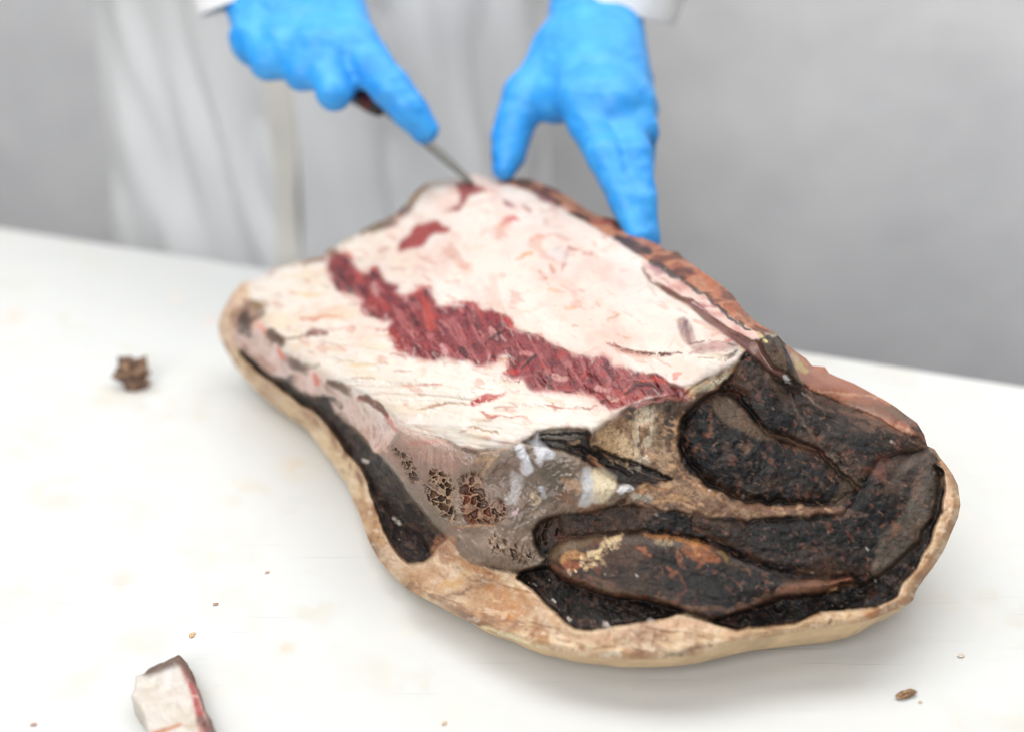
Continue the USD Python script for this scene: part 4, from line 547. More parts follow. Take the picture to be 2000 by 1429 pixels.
for pts, w in [([(1332,860),(1345,908),(1375,940),(1412,963),(1455,980),(1500,985),(1560,984),(1625,983)], [6,8,10,14,14,9,6,5]), ([(1328,835),(1340,808),(1362,786)], [5,6,4]), ([(1600,872),(1620,893),(1648,925)], [4,6,5]), ([(1432,742),(1450,768),(1475,805),(1505,836),(1545,855)], [6,7,8,7,5]), ([(1665,975),(1690,945),(1715,905),(1760,890),(1810,878)], [6,8,8,6,6]), ([(1350,1052),(1395,1060),(1440,1088),(1500,1110),(1570,1124),(1660,1130)], [6,8,8,7,6,5]), ([(1080,1112),(1115,1140),(1180,1162),(1260,1170),(1340,1194)], [6,7,7,7,6])]:
    q_ = stroke(pts, w, 2, 2, int(pts[0][0])); q_ = ndimage.gaussian_filter(q_, 1.6); over(q_ * smoothstep(.35, .6, nfp(30, 3, 555)), lin((14,12,12)), .7); REL -= ndimage.gaussian_filter(q_, 5) * .008
bm = ndimage.gaussian_filter(np.isin(LAB, [i for i, p in enumerate(PARTS) if p[0] in ('vertebra', 'marbled_fat')]).astype(float), 2)
REL += bm * ((nfp(30, 4, 521) - .5) * .006 + (nfp(8, 3, 523) - .5) * .0014)
bw_ = bm * smoothstep(-40, 120, GX - 1120 + (GY - 900) * .3); over(bw_ * smoothstep(.56, .7, nfp(13, 4, 525, 1.8, .8)), lin((80,62,50)), .6); over(bw_ * smoothstep(.60, .73, nfp(11, 4, 527, 1.8, .4)), lin((190,152,116)), .55)
bl_ = bm - bw_; over(bl_ * smoothstep(.5, .66, nfp(46, 4, 526, 2.2, 1.0)), lin((122,102,90)), .45); over(bl_ * smoothstep(.6, .7, nfp(20, 4, 528, 2.5, .9)), lin((92,78,68)), .4)
rm = ndimage.gaussian_filter((LAB == 0).astype(float), 2); REL += rm * ((nfp(34, 4, 531, 1.8, .2) - .5) * .008 - np.exp(-((nfp(50, 3, 532, 2.5, .25) - .5) / .03) ** 2) * .0016 + (nfp(9, 3, 533) - .5) * .0012)
over(rm * smoothstep(.60, .72, nfp(16, 4, 535, 2.5, .25)), lin((112,76,52)), .5); over(rm * smoothstep(.6, .72, nfp(11, 4, 537, 1.5, .2)), lin((238,216,190)), .35); over(rm * smoothstep(.5, .66, nfp(55, 3, 539, 2.2, .3)), lin((156,120,94)), .42)
# cream crumbs of fat on its tip
rg = np.random.default_rng(19)
for k in range(52):
    t = rg.uniform(0, 1); x = 1130 + t * 80 + rg.uniform(-12, 12); y = 1108 - t * 60 + rg.uniform(-14, 16)
    over(stroke([(x, y), (x + rg.uniform(-5, 5), y + rg.uniform(-5, 5))], rg.uniform(3, 9), 1, 3, k), lin(random.choice([(206,180,138),(190,160,116),(218,196,158),(150,120,90)])), rg.uniform(.4, .9))
over(stroke([(1190,1058),(1208,1050)], [12,12], 2, 5, 3), lin((206,180,138)), .8); over(stroke([(1150,1082),(1172,1072)], [9,10], 2, 5, 5), lin((206,180,140)), .8)
for pts, w, c, k in BSM:
    if sum(c) > 540: over(stroke(pts, w, 3.5, 6, int(pts[0][0]), .25), lin(c) * .78, k * .9)
for pts, w, c, k in [([(1015,872),(1022,890),(1030,915)], [13,14,16], (224,224,230), .95), ([(1048,868),(1060,880),(1074,884),(1052,900)], [14,24,16,12], (214,212,216), .92), ([(1050,842),(1053,866)], [4,7], (206,206,212), .9), ([(1008,925),(1016,945),(1008,970),(996,980)], [12,20,13,9], (190,182,178), .8), ([(1144,920),(1149,950),(1142,978)], [16,18,12], (190,190,190), .8),
        ([(985,905),(1000,890),(1016,876)], [3,3,3], (70,60,54), .8), ([(975,905),(962,925),(950,940)], [4,5,4], (88,74,64), .7), ([(1030,1000),(1045,975),(1060,955)], [3,4,3], (84,72,62), .75), ([(1085,905),(1110,915),(1125,930)], [4,5,4], (92,80,68), .7), ([(1052,985),(1070,975),(1085,990)], [4,5,4], (98,84,72), .7),
        ([(1060,920),(1082,935)], [14,10], (104,94,82), .7), ([(1020,955),(1045,950)], [16,12], (118,102,90), .7), ([(930,900),(960,895)], [8,6], (196,158,122), .7), ([(940,925),(958,905),(975,888)], [4,5,4], (200,166,128), .8)]:
    over(stroke(pts, w, 3, 5, int(pts[0][0] * 3), .3), lin(c) * .8, k * .9)
for pts, w, c, k in [([(1058,848),(1100,846),(1145,846)], [3,4,3], (30,26,25), .9), ([(1060,860),(1100,864),(1140,878),(1180,900),(1230,925)], [5,6,9,12,10], (24,21,20), .85), ([(1160,872),(1200,890),(1250,908),(1310,935)], [7,9,7,4], (22,20,19), .85), ([(1070,855),(1120,857)], [3,3], (120,104,88), .8), ([(1150,890),(1170,906)], [7,6], (160,112,84), .85), ([(1190,893),(1197,906)], [6,5], (130,106,88), .8)]:
    q_ = stroke(pts, w, 1.5, 2.5, int(pts[0][1]), .8); over(q_, lin(c), k)
    if sum(c) < 120: REL -= q_ * .0025
for pts, w, c, k in [([(526,650),(540,660),(550,673)], [16,22,14], (92,68,54), .9), ([(562,700),(578,713),(594,722)], [14,22,12], (98,70,58), .9), ([(543,686),(550,700)], 9, (216,108,88), .75), ([(610,730),(621,750)], 11, (214,110,90), .75), ([(640,747),(662,754),(680,766)], [12,18,10], (104,78,64), .9), ([(700,775),(722,780),(742,796),(754,814)], [8,13,13,8], (110,66,52), .9), ([(753,815),(775,840)], 8, (186,104,94), .7),
        ([(470,684),(503,711),(526,734),(562,745),(586,764),(612,775),(645,778),(666,794)], 6, (58,42,35), .85), ([(666,808),(694,838),(720,864)], [8,9,6], (118,90,70), .75), ([(545,736),(566,738),(575,742)], [6,12,6], (40,32,28), .85), ([(630,772),(650,776),(668,795)], [8,10,8], (52,40,34), .85), ([(537,674),(532,702)], 12, (236,210,202), .7), ([(606,726),(608,764)], 14, (238,206,196), .7), ([(690,782),(704,832)], 14, (222,190,180), .55), ([(660,765),(664,790)], 10, (222,186,174), .6), ([(735,850),(752,880)], 12, (206,170,160), .6)]:
    over(stroke(pts, w, 2.5, 3, int(pts[0][0]), .8), lin(c) * .85, k)
rgs = np.random.default_rng(71); sl_ = LineString(SEAM + [SEAM[0]])
for k in range(150):
    p_ = sl_.interpolate(rgs.uniform(0, sl_.length)); x, y = p_.x + rgs.normal(0, 4), p_.y + rgs.normal(0, 4); a_ = rgs.normal(1.0, .5); l = rgs.uniform(3, 13)
    over(stroke([(x - math.cos(a_) * l, y - math.sin(a_) * l), (x + math.cos(a_) * l, y + math.sin(a_) * l)], rgs.uniform(2, 5), 2.5, 2.5, k), lin(random.choice([(240,224,214),(236,212,202),(200,104,98),(180,84,82)]), .68), rgs.uniform(.2, .5))
dl = ndimage.gaussian_filter(np.isin(LAB, [i for i, p in enumerate(PARTS) if p[0] in ('dried_lean', 'dried_pocket')]).astype(float), 2)
over(dl * smoothstep(.6, .72, nfp(11, 4, 601, 2.2, .6)), lin((92,74,64)), .6); over(dl * smoothstep(.66, .76, nfp(7, 3, 603)), lin((92,78,68)), .5); REL += dl * (nfp(14, 4, 605) - .5) * .003
rgk = np.random.default_rng(83); n_ = 0
while n_ < 420:
    x, y = rgk.uniform(1060, 1830), rgk.uniform(690, 1200); i, j = int((y - Y0) / STEP), int((x - X0) / STEP)
    if not drk[i, j]: continue
    n_ += 1; a_ = rgk.normal(.25, .6); l = rgk.uniform(1.5, 7)
    over(stroke([(x - math.cos(a_) * l, y - math.sin(a_) * l), (x, y), (x + math.cos(a_ + .5) * l, y + math.sin(a_ + .5) * l)], rgk.uniform(1.3, 3.2), 1, 2.5, n_), lin(random.choice([(98,70,54),(112,74,56),(84,66,56),(128,98,80),(92,52,42),(70,58,52)])), rgk.uniform(.35, .75))
# ---- assemble the pieces of the joint
KEEP = shapely.contains_xy(Polygon(OUT), GX.ravel(), GY.ravel()).reshape(SH)
KEEP = ndimage.binary_opening(KEEP)
NRM = np.cross(np.gradient(P0, axis=1), np.gradient(P0, axis=0)); NRM /= np.linalg.norm(NRM, axis=-1, keepdims=True)
VIEW = np.array([0, 0, CAM_H]) - P0; VIEW /= np.linalg.norm(VIEW, axis=-1, keepdims=True)
SGN = np.sign((NRM * VIEW).sum(-1, keepdims=True)); NRM = NRM * SGN
NS = np.stack([ndimage.gaussian_filter(NRM[..., k], 12) for k in range(3)], -1); DIRV = VIEW
edge_d = ndimage.distance_transform_edt(KEEP) * STEP
fall = smoothstep(0, 16, edge_d)[..., None]
rnd = np.sqrt(np.clip(1 - (1 - np.clip(edge_d / 22, 0, 1)) ** 2, 0, 1))[..., None]
fine = (nf(260, 4, 201) - .5) * .0008
PS = P0 + DIRV * ((REL + fine)[..., None] * fall) - VIEW * .006 * (1 - rnd)
# the outline itself: border points are drawn onto the traced edge
ring = KEEP & ~ndimage.binary_erosion(KEEP, np.ones((3, 3)))
line = LineString(OUT + [OUT[0]]); ii, jj = np.nonzero(ring)
pts = shapely.points(GX[ii, jj], GY[ii, jj]); pr = shapely.line_interpolate_point(line, shapely.line_locate_point(line, pts))
nx, ny = shapely.get_x(pr), shapely.get_y(pr)
dpt = ((PS[ii, jj] - np.array([0, 0, CAM_H])) * np.array([0, CP, -SP])).sum(-1)
PS[ii, jj] = at_d(nx, ny, dpt)
cell = KEEP[:-1, :-1] & KEEP[1:, :-1] & KEEP[1:, 1:] & KEEP[:-1, 1:]
L4 = np.stack([LAB[:-1, :-1], LAB[1:, :-1], LAB[1:, 1:], LAB[:-1, 1:]], -1); LC = np.sort(L4, -1)[..., 1]
LC = ndimage.median_filter(LC, 3); bad = np.zeros(LC.shape, bool)
for k in range(len(PARTS)):
    lb, nb_ = ndimage.label((LC == k) & cell)
    if nb_ > 1: bad |= (lb > 0) & (lb != 1 + np.argmax(np.bincount(lb.ravel())[1:]))
jj_ = ndimage.distance_transform_edt(bad | ~cell, return_distances=False, return_indices=True); LC = np.where(bad, LC[jj_[0], jj_[1]], LC)
ids = np.arange(SH[0] * SH[1]).reshape(SH)
Q4 = np.stack([ids[:-1, :-1], ids[1:, :-1], ids[1:, 1:], ids[:-1, 1:]], -1)
rib = thing('aged_beef_rib', 'large dry aged beef rib with black crusted face and trimmed white fat top', 'meat')
VN = np.cross(np.gradient(PS, axis=1), np.gradient(PS, axis=0)); VN = VN * np.sign((VN * VIEW).sum(-1, keepdims=True)); VN /= np.linalg.norm(VN, axis=-1, keepdims=True) + 1e-12
PF, CF, NF_ = PS.reshape(-1, 3), COL.reshape(-1, 3), VN.reshape(-1, 3)
def add_normals(prim, n):
    m = UsdGeom.Mesh(prim); m.CreateNormalsAttr(Vt.Vec3fArray.FromNumpy(n.astype(np.float32))); m.SetNormalsInterpolation('vertex')
K_FACE = 1.0
for k, (name, mt, label) in enumerate(PARTS):
    f = Q4[cell & (LC == k)]
    if len(f) == 0: print('empty', name); continue
    u, inv = np.unique(f.ravel(), return_inverse=True)
    tri = inv.reshape(-1, 4); tri = np.vstack([tri[:, [0, 1, 2]], tri[:, [0, 2, 3]]])
    p = obj(name, (PF[u], tri), mt, rib, smooth=False, color=CF[u], label=label); add_normals(p, NF_[u])
# underside and far sides, closing the mass down to the table
ol = np.array([line.interpolate(d).coords[0] for d in np.arange(0, line.length, 5)])
inn = np.array(Polygon(OUT).buffer(-2.5).exterior.coords); iline = LineString(inn)
ip = [iline.interpolate(iline.project(shapely.Point(p))).coords[0] for p in ol]; ip = np.array(ip)
fi, fj = (ip[:, 1] - Y0) / STEP, (ip[:, 0] - X0) / STEP
R0 = np.stack([ndimage.map_coordinates(PS[..., c], [fi, fj], order=1) for c in range(3)], -1)
v0 = R0 - np.array([0, 0, CAM_H]); R0 = R0 + v0 / np.linalg.norm(v0, axis=1, keepdims=True) * .0008
cc = np.array([R0[:, 0].mean(), R0[:, 1].mean()]); bk = smoothstep(.075, .13, R0[:, 2])[:, None]
out_d = np.array([0.12, 1.0]); out_d /= np.linalg.norm(out_d)
rings = [R0]
for (lf, zf, lb, ob, zb) in ((.015, .8, 0, .004, .9), (.05, .5, 0, .012, .65), (.10, .24, 0, .016, .35), (.17, .05, .03, .008, .1), (.23, 0, .07, 0, 0)):
    xy = R0[:, :2]; f_xy = xy + (cc - xy) * lf; b_xy = xy + (cc - xy) * lb + out_d * ob
    xyz = np.hstack([f_xy * (1 - bk) + b_xy * bk, (R0[:, 2:] * (zf * (1 - bk) + zb * bk)) + .0006]); rings.append(xyz)
n = len(R0); Vb = np.vstack(rings + [np.array([[cc[0], cc[1], .0006]])]); Fb = []
for r in range(len(rings) - 1):
    a = np.arange(n); b = (a + 1) % n; Fb.append(np.stack([a + r * n, b + r * n, b + (r + 1) * n], -1)); Fb.append(np.stack([a + r * n, b + (r + 1) * n, a + (r + 1) * n], -1))
a = np.arange(n); Fb.append(np.stack([a + (len(rings) - 1) * n, (a + 1) % n + (len(rings) - 1) * n, np.full(n, len(Vb) - 1)], -1))
under_m = plain('underside_rind', lin((206,176,136)), .5, 60, .25, .2)
obj('underside', (Vb, np.vstack(Fb)), under_m, rib, smooth=True)

# ------------------------------------------------------------------ gloved hands, coat, knife
def hull(a, b, ra=None, rb=None):
    pts = []
    for p, r in ((a[:3], a[3]), (b[:3], b[3])):
        sp = m3.Manifold.sphere(float(r), 20).translate([float(v) for v in p]); pts.append(sp)
    return m3.Manifold.batch_hull(pts)
def hull_n(*nodes):
    return m3.Manifold.batch_hull([m3.Manifold.sphere(float(n[3]), 20).translate([float(v) for v in n[:3]]) for n in nodes])
def nd(px, py, t, r): return np.array([*at_d(px, py, t), r])
def chain(*nodes): return [hull(a, b) for a, b in zip(nodes[:-1], nodes[1:])]
def skin(pieces, length, it, wrinkle=0, seed=0, scale=60):
    u = m3.Manifold()
    for p in pieces: u = u + p
    u = u.refine_to_length(length); me = u.to_mesh(); tm = trimesh.Trimesh(me.vert_properties[:, :3], me.tri_verts, process=True)
    trimesh.smoothing.filter_taubin(tm, .5, .53, it)
    if wrinkle:
        v = np.array(tm.vertices); n = np.array(tm.vertex_normals); q = v * scale
        tm.vertices = v + n * (np.abs(meshkit.fbm(q * np.array([1, 1, 2.2]), 3, seed) - .5) * 2 - .3)[:, None] * wrinkle
    return tm
glove_m = mat('blue_nitrile', {'tc': ('texture_coordinate', {}), 'n': ('noise_texture', {'scale': 45, 'detail': 5}), 'n3': ('noise_texture', {'scale': 600, 'detail': 2}),
    'r': ('rgb_ramp', {'ramp': [(.3, tuple(lin((34, 138, 218)))), (.7, tuple(lin((64, 161, 229))))]}), 'add': ('math', {'math_type': 'multiply_add', 'value2': .15}),
    'b': ('bump', {'strength': .4, 'distance': .003}), 'p': ('principled_bsdf', {'roughness': .46, 'specular_ior_level': .5})},
    [('tc.object', 'n.vector'), ('tc.object', 'n3.vector'), ('n.fac', 'r.fac'), ('r.color', 'p.base_color'), ('n3.fac', 'add.value1'), ('n.fac', 'add.value3'), ('add.value', 'b.height'), ('b.normal', 'p.normal')])
person = thing('person', 'butcher in white coat and blue gloves bending over the beef', 'person')
def surface_nets(F, org, h):
    S = F < 0; nx, ny, nz = F.shape
    corners = [(a, b, c) for a in (0, 1) for b in (0, 1) for c in (0, 1)]
    cnt = sum(S[a:nx - 1 + a, b:ny - 1 + b, c:nz - 1 + c].astype(int) for a, b, c in corners); act = (cnt > 0) & (cnt < 8)
    acc = np.zeros(act.shape + (3,)); num = np.zeros(act.shape)
    for p in corners:
        for ax in range(3):
            if p[ax]: continue
            q = list(p); q[ax] = 1
            fa = F[p[0]:nx - 1 + p[0], p[1]:ny - 1 + p[1], p[2]:nz - 1 + p[2]]; fb = F[q[0]:nx - 1 + q[0], q[1]:ny - 1 + q[1], q[2]:nz - 1 + q[2]]
            x = (fa < 0) != (fb < 0); t = np.where(x, fa / np.where(x, fa - fb, 1), 0)
            for k in range(3): acc[..., k] += np.where(x, p[k] + (t if k == ax else 0), 0)
            num += x
    idx = np.full(act.shape, -1); idx[act] = np.arange(act.sum()); I = np.argwhere(act); V = (I + acc[act] / num[act][:, None]) * h + org; Q = []
    for ax in range(3):
        u, v = (ax + 1) % 3, (ax + 2) % 3; a = np.argwhere(np.diff(S.astype(int), axis=ax) != 0)
        a = a[(a[:, u] > 0) & (a[:, v] > 0)]; a = a[(a[:, u] < F.shape[u] - 1) & (a[:, v] < F.shape[v] - 1)]
        def g(du, dv):
            b = a.copy(); b[:, u] -= du; b[:, v] -= dv; return idx[b[:, 0], b[:, 1], b[:, 2]]
        q = np.stack([g(0, 0), g(1, 0), g(1, 1), g(0, 1)], 1); inside = S[a[:, 0], a[:, 1], a[:, 2]]; q[~inside] = q[~inside][:, ::-1]; Q.append(q)
    Q = np.vstack(Q); return V, np.vstack([Q[:, [0, 1, 2]], Q[:, [0, 2, 3]]])
def smin(a, b, k):
    h = np.clip(.5 + .5 * (b - a) / k, 0, 1); return b * (1 - h) + a * h - k * h * (1 - h)
def limbs(groups, h, k_all, wrinkle, seed):
    """groups: (rounding within the group, [(node, node), ...]) -> one continuous skin."""
    al = np.vstack([np.vstack(l) for _, l in groups]); lo = (al[:, :3] - al[:, 3:]).min(0) - .03; hi = (al[:, :3] + al[:, 3:]).max(0) + .03
    g = [np.arange(lo[k], hi[k], h) for k in range(3)]; X = np.stack(np.meshgrid(*g, indexing='ij'), -1).astype(np.float32); F = None
    for kk, segs in groups:
        f = None
        for a, b in segs:
            d = b[:3] - a[:3]; t = np.clip(((X - a[:3]) @ d) / max(d @ d, 1e-12), 0, 1); e = np.linalg.norm(X - a[:3] - t[..., None] * d, axis=-1) - (a[3] + (b[3] - a[3]) * t)
            f = e if f is None else smin(f, e, kk)
        F = f if F is None else smin(F, f, k_all)
    w = meshkit.fbm(X * np.array([55, 55, 120]), 3, seed); F = F - (1 - np.abs(w - .5) * 4).clip(0, 1) * wrinkle
    V, T = surface_nets(F, lo, h); tm = trimesh.Trimesh(V, T, process=False); trimesh.smoothing.filter_taubin(tm, .5, .53, 6); return tm
def pairs(*n): return list(zip(n[:-1], n[1:]))
# hand laid on the far rim of the meat
W1, W2 = nd(1134, 12, 1.295, .0215), nd(1194, 12, 1.295, .0215); W3, W4 = nd(1155, -120, 1.36, .024), nd(1215, -120, 1.36, .024)
I0, M0, G0, L0 = nd(1143, 195, 1.215, .0185), nd(1195, 200, 1.205, .018), nd(1236, 203, 1.215, .0165), nd(1248, 215, 1.235, .015)
T0, T1, T2, T3 = nd(1094, 100, 1.275, .0212), nd(1028, 188, 1.262, .0188), nd(998, 268, 1.257, .0158), nd(985, 330, 1.247, .0100)
WB = nd(1084, 196, 1.248, .0158)
GL1 = limbs([(.012, [(W1, W3), (W2, W4), (W1, I0), (W1, M0), (W2, M0), (W2, G0), (W2, L0), (W1, T0), (T0, I0), (T1, WB), (WB, I0), (T0, WB), (I0, M0), (M0, G0), (nd(1120, 90, 1.27, .024), nd(1165, 150, 1.24, .024)), (nd(1165, 90, 1.27, .024), nd(1200, 150, 1.24, .024))]),
    (.006, pairs(T0, T1, nd(1009, 232, 1.259, .0168), T2, nd(994, 300, 1.252, .0135), T3)),
    (.004, pairs(I0, nd(1150, 240, 1.205, .0172), nd(1181, 305, 1.175, .0142), nd(1222, 395, 1.16, .0120), nd(1247, 462, 1.15, .0098), nd(1254, 490, 1.155, .008))),
    (.004, pairs(M0, nd(1218, 250, 1.20, .0158), nd(1242, 305, 1.178, .0136), nd(1253, 390, 1.165, .0116), nd(1263, 465, 1.16, .0098), nd(1267, 500, 1.165, .008))),
    (.004, pairs(G0, nd(1251, 255, 1.205, .0145), nd(1248, 310, 1.22, .0125), nd(1245, 380, 1.215, .011))),
    (.004, pairs(L0, nd(1240, 270, 1.24, .013), nd(1232, 320, 1.25, .011)))], .0026, .0065, .0011, 3)
obj('glove', GL1, glove_m, person, smooth=True, label='blue glove resting thumb and fingers on the meat rim')
# hand that holds the knife, first finger along its back
W1, W2 = nd(494, -25, 1.335, .0265), nd(640, -50, 1.345, .0265); W3, W4 = nd(430, -190, 1.40, .03), nd(560, -230, 1.41, .03)
I0, M0, G0, L0 = nd(690, 93, 1.257, .0205), nd(622, 100, 1.25, .0190), nd(560, 96, 1.262, .0190), nd(500, 78, 1.283, .0195)
GL2 = limbs([(.012, [(W1, W3), (W2, W4), (W1, W2), (W2, I0), (W2, M0), (W1, M0), (W1, G0), (W1, L0), (I0, M0), (M0, G0), (G0, L0), (nd(550, 20, 1.30, .028), nd(600, 50, 1.28, .026))]),
    (.005, pairs(I0, nd(722, 128, 1.247, .0188), nd(764, 173, 1.238, .0166), nd(800, 216, 1.238, .0148), nd(828, 252, 1.242, .0126))),
    (.004, pairs(M0, nd(652, 182, 1.224, .0140), nd(684, 150, 1.262, .0115), nd(660, 120, 1.285, .010))),
    (.004, pairs(G0, nd(590, 142, 1.243, .0150), nd(622, 135, 1.275, .0115), nd(612, 110, 1.295, .010))),
    (.004, pairs(L0, nd(522, 122, 1.258, .0148), nd(562, 120, 1.29, .0105))),
    (.005, pairs(nd(650, 0, 1.34, .02), nd(688, 45, 1.32, .0155), nd(728, 108, 1.305, .0128), nd(752, 150, 1.29, .0105)))], .0026, .009, .0011, 5)
obj('glove', GL2, glove_m, person, smooth=True, label='blue glove gripping the knife, first finger along its back')
# coat
cloth_m = plain('white_cotton', lin((240, 240, 240)), .85, 500, .05, .25, .0006, sheen_weight=.2)
plack_m = plain('cream_cotton', lin((240, 236, 226)), .85, 500, .05, .25, .0006)
TC = np.array([-0.245, 1.71, 0.0])
def torso(u_half, v_half, z0, z1, nr, na, seed):
    zs = np.linspace(z0, z1, nr); th = np.linspace(0, 2 * math.pi, na, endpoint=False)
    Z, T = np.meshgrid(zs, th, indexing='ij'); s = (Z - z0) / (z1 - z0)
    flare = 1.06 - .10 * smoothstep(0, .55, s) + .02 * smoothstep(.55, .9, s); top = np.sqrt(np.clip(1 - smoothstep(.86, 1.0, s) ** 2 * .86, .02, 1))
    U = np.cos(T) * u_half * flare * top; Vv = np.sin(T) * v_half * flare * top
    fold = (np.abs(meshkit.fbm(np.stack([U * 9 + .3 * np.sin(Z * 5), Vv * 4, Z * 1.6], -1), 3, seed) - .5) * 2) ** .8
    d = (fold - .4) * .058 * (1 - .6 * smoothstep(.5, .8, s)); L = np.hypot(U, Vv) + 1e-6
    U = U + U / L * d; Vv = Vv + np.sin(T) * d
    P = TC + U[..., None] * EU + Vv[..., None] * EV + Z[..., None] * np.array([0, 0, 1.0])
    i = np.arange(nr * na).reshape(nr, na); q = np.stack([i[:-1], np.roll(i, -1, 1)[:-1], np.roll(i, -1, 1)[1:], i[1:]], -1).reshape(-1, 4)
    cap = np.array([TC + np.array([0, 0, z1 + .01]), TC + np.array([0, 0, z0])]); v = np.vstack([P.reshape(-1, 3), cap]); nV = nr * na
    ft = np.stack([i[-1], np.roll(i[-1], -1), np.full(na, nV)], -1); fb = np.stack([np.roll(i[0], -1), i[0], np.full(na, nV + 1)], -1)
    return trimesh.Trimesh(v, np.vstack([q[:, [0, 1, 2]], q[:, [0, 2, 3]], ft, fb]), process=False)
body = torso(.318, .16, -.62, .62, 120, 220, 5)
def loc3(u, v, z): return TC + EU * u + EV * v + np.array([0, 0, z])
def sleeve(nodes, seed, na=72):
    nodes = np.array(nodes, float); seg = np.linalg.norm(np.diff(nodes[:, :3], axis=0), axis=1); cum = np.concatenate([[0], np.cumsum(seg)]); t = np.linspace(0, cum[-1], 90)
    c = np.stack([np.interp(t, cum, nodes[:, k]) for k in range(4)], 1); c = np.stack([ndimage.gaussian_filter1d(c[:, k], 5, mode='nearest') for k in range(4)], 1); c[-1] = nodes[-1]
    tg = np.gradient(c[:, :3], axis=0); tg /= np.linalg.norm(tg, axis=1, keepdims=True); a = np.cross(tg, np.array([0, 0, 1.0])); a /= np.linalg.norm(a, axis=1, keepdims=True); b = np.cross(tg, a)
    th = np.linspace(0, 2 * math.pi, na, endpoint=False); ph = t[:, None] + 0 * th; n = meshkit.fbm(np.stack([np.cos(th) * 1.3 + 0 * ph, np.sin(th) * 1.3 + 0 * ph, ph * 22], -1), 3, seed)
    R = c[:, 3:4] + (n - .5) * .02 * (1 - smoothstep(.93, .97, ph / cum[-1]) * .7); P = c[:, None, :3] + (a[:, None] * np.cos(th)[None, :, None] + b[:, None] * np.sin(th)[None, :, None]) * R[..., None]
    rows = [P[k] for k in range(len(t))]; e = rows[-1]; ce = c[-1, :3]
    rows += [ce + (e - ce) * .985 + tg[-1] * .0012, ce + (e - ce) * .955, ce + (P[-8] - c[-8, :3]) * .93 - tg[-1] * .03]
    P = np.array(rows); i = np.arange(P.shape[0] * na).reshape(-1, na); q = np.stack([i[:-1], i[1:], np.roll(i, -1, 1)[1:], np.roll(i, -1, 1)[:-1]], -1).reshape(-1, 4)
    tm = trimesh.Trimesh(P.reshape(-1, 3), np.vstack([q[:, [0, 1, 2]], q[:, [0, 2, 3]]]), process=False); return tm
def n4(p, r): return [*p, r]
SL1 = sleeve([n4(loc3(-.17, .02, .55), .08), n4(loc3(-.36, .12, .38), .068), n4(at_d(436, -220, 1.32), .06), n4(at_d(506, -6, 1.345), .059)], 11)
SL2 = sleeve([n4(loc3(.17, .02, .55), .08), n4(loc3(.46, .06, .46), .066), n4(at_d(1262, -180, 1.285), .060), n4(at_d(1206, 14, 1.312), .0555)], 12)
obj('coat', trimesh.util.concatenate([body]), cloth_m, person, smooth=True)
obj('sleeve', SL1, cloth_m, person, smooth=True); obj('sleeve', SL2, cloth_m, person, smooth=True)
BUV = np.stack([(np.array(body.vertices) - TC) @ EU, (np.array(body.vertices) - TC) @ EV, np.array(body.vertices)[:, 2]], 1); BUV = BUV[BUV[:, 1] > 0]
zz = np.linspace(-.55, .34, 70); pv = []
def front(u, z):
    d = np.hypot(BUV[:, 0] - u, BUV[:, 2] - z); return BUV[np.argsort(d)[:12], 1].max()
for z in zz:
    w = .0175 + .002 * math.sin(z * 31); c = .13 + .004 * math.sin(z * 17)
    for du, dv in ((-w, -.001), (-w * .96, .004), (w * .96, .004), (w, -.001)): pv.append(loc3(c + du - .105, front(c + du - .105, z) + dv, z))
i = np.arange(len(pv)).reshape(-1, 4); pq = np.vstack([np.stack([i[:-1, k], i[:-1, k + 1], i[1:, k + 1], i[1:, k]], -1) for k in range(3)])
obj('coat_belt', (np.array(pv), pq), plack_m, person, smooth=40, label='cream cotton tie hanging down the coat')

# knife
knife = thing('boning_knife', 'narrow steel knife with dark handle held at the back of the meat', 'knife')
blade_m = mat('knife_steel', {'p': ('principled_bsdf', {'base_color': (.30, .29, .26), 'metallic': 1.0, 'roughness': .35})})
handle_m = plain('black_handle', lin((38, 30, 30)), .4, 200, .2)
red_m = plain('red_band', lin((92, 30, 30)), .4, 200, .1)
A, B = at_d(736, 205, 1.272), at_d(922, 357, 1.256); ax = (B - A) / np.linalg.norm(B - A)
vw = (A + B) / 2 - np.array([0, 0, CAM_H]); vw /= np.linalg.norm(vw); wd = vw - ax * (vw @ ax); wd /= np.linalg.norm(wd); th = np.cross(ax, wd)
wd = wd * math.cos(.36) + th * math.sin(.36); th = np.cross(ax, wd); L = np.linalg.norm(B - A)
bv, nb = [], 24
for k in range(nb + 1):
    s = k / nb; w = .0205 * (1 - max(0, (s - .55) / .45) ** 2 * .6); c = A + ax * L * s - wd * .004
    for a_, b_ in ((0, .0011), (w * .75, .0009), (w, .0001), (w, -.0001), (w * .75, -.0009), (0, -.0011)): bv.append(c + wd * a_ + th * b_)
i = np.arange(len(bv)).reshape(-1, 6); bf = np.vstack([np.stack([i[:-1, k], i[:-1, (k + 1) % 6], i[1:, (k + 1) % 6], i[1:, k]], -1) for k in range(6)])
bf = np.vstack([bf[:, [0, 1, 2]], bf[:, [0, 2, 3]], [[0, j_, j_ + 1] for j_ in range(1, 5)], [[int(i[-1, 0]), int(i[-1, j_ + 1]), int(i[-1, j_])] for j_ in range(1, 5)]])
obj('blade', (np.array(bv), bf), blade_m, knife, smooth=30)
H0, H1 = at_d(738, 207, 1.272), at_d(560, 92, 1.30)
hd = skin([hull(np.array([*H0, .0095]), np.array([*(H0 * .6 + H1 * .4), .0125])), hull(np.array([*(H0 * .6 + H1 * .4), .0125]), np.array([*H1, .0135]))], .004, 6)
obj('handle', hd, handle_m, knife, smooth=True)
bandp = H0 * .95 + H1 * .05; bandq = H0 * .88 + H1 * .12
obj('band', skin([hull(np.array([*bandp, .0104]), np.array([*bandq, .0108]))], .004, 3), red_m, knife, smooth=True)

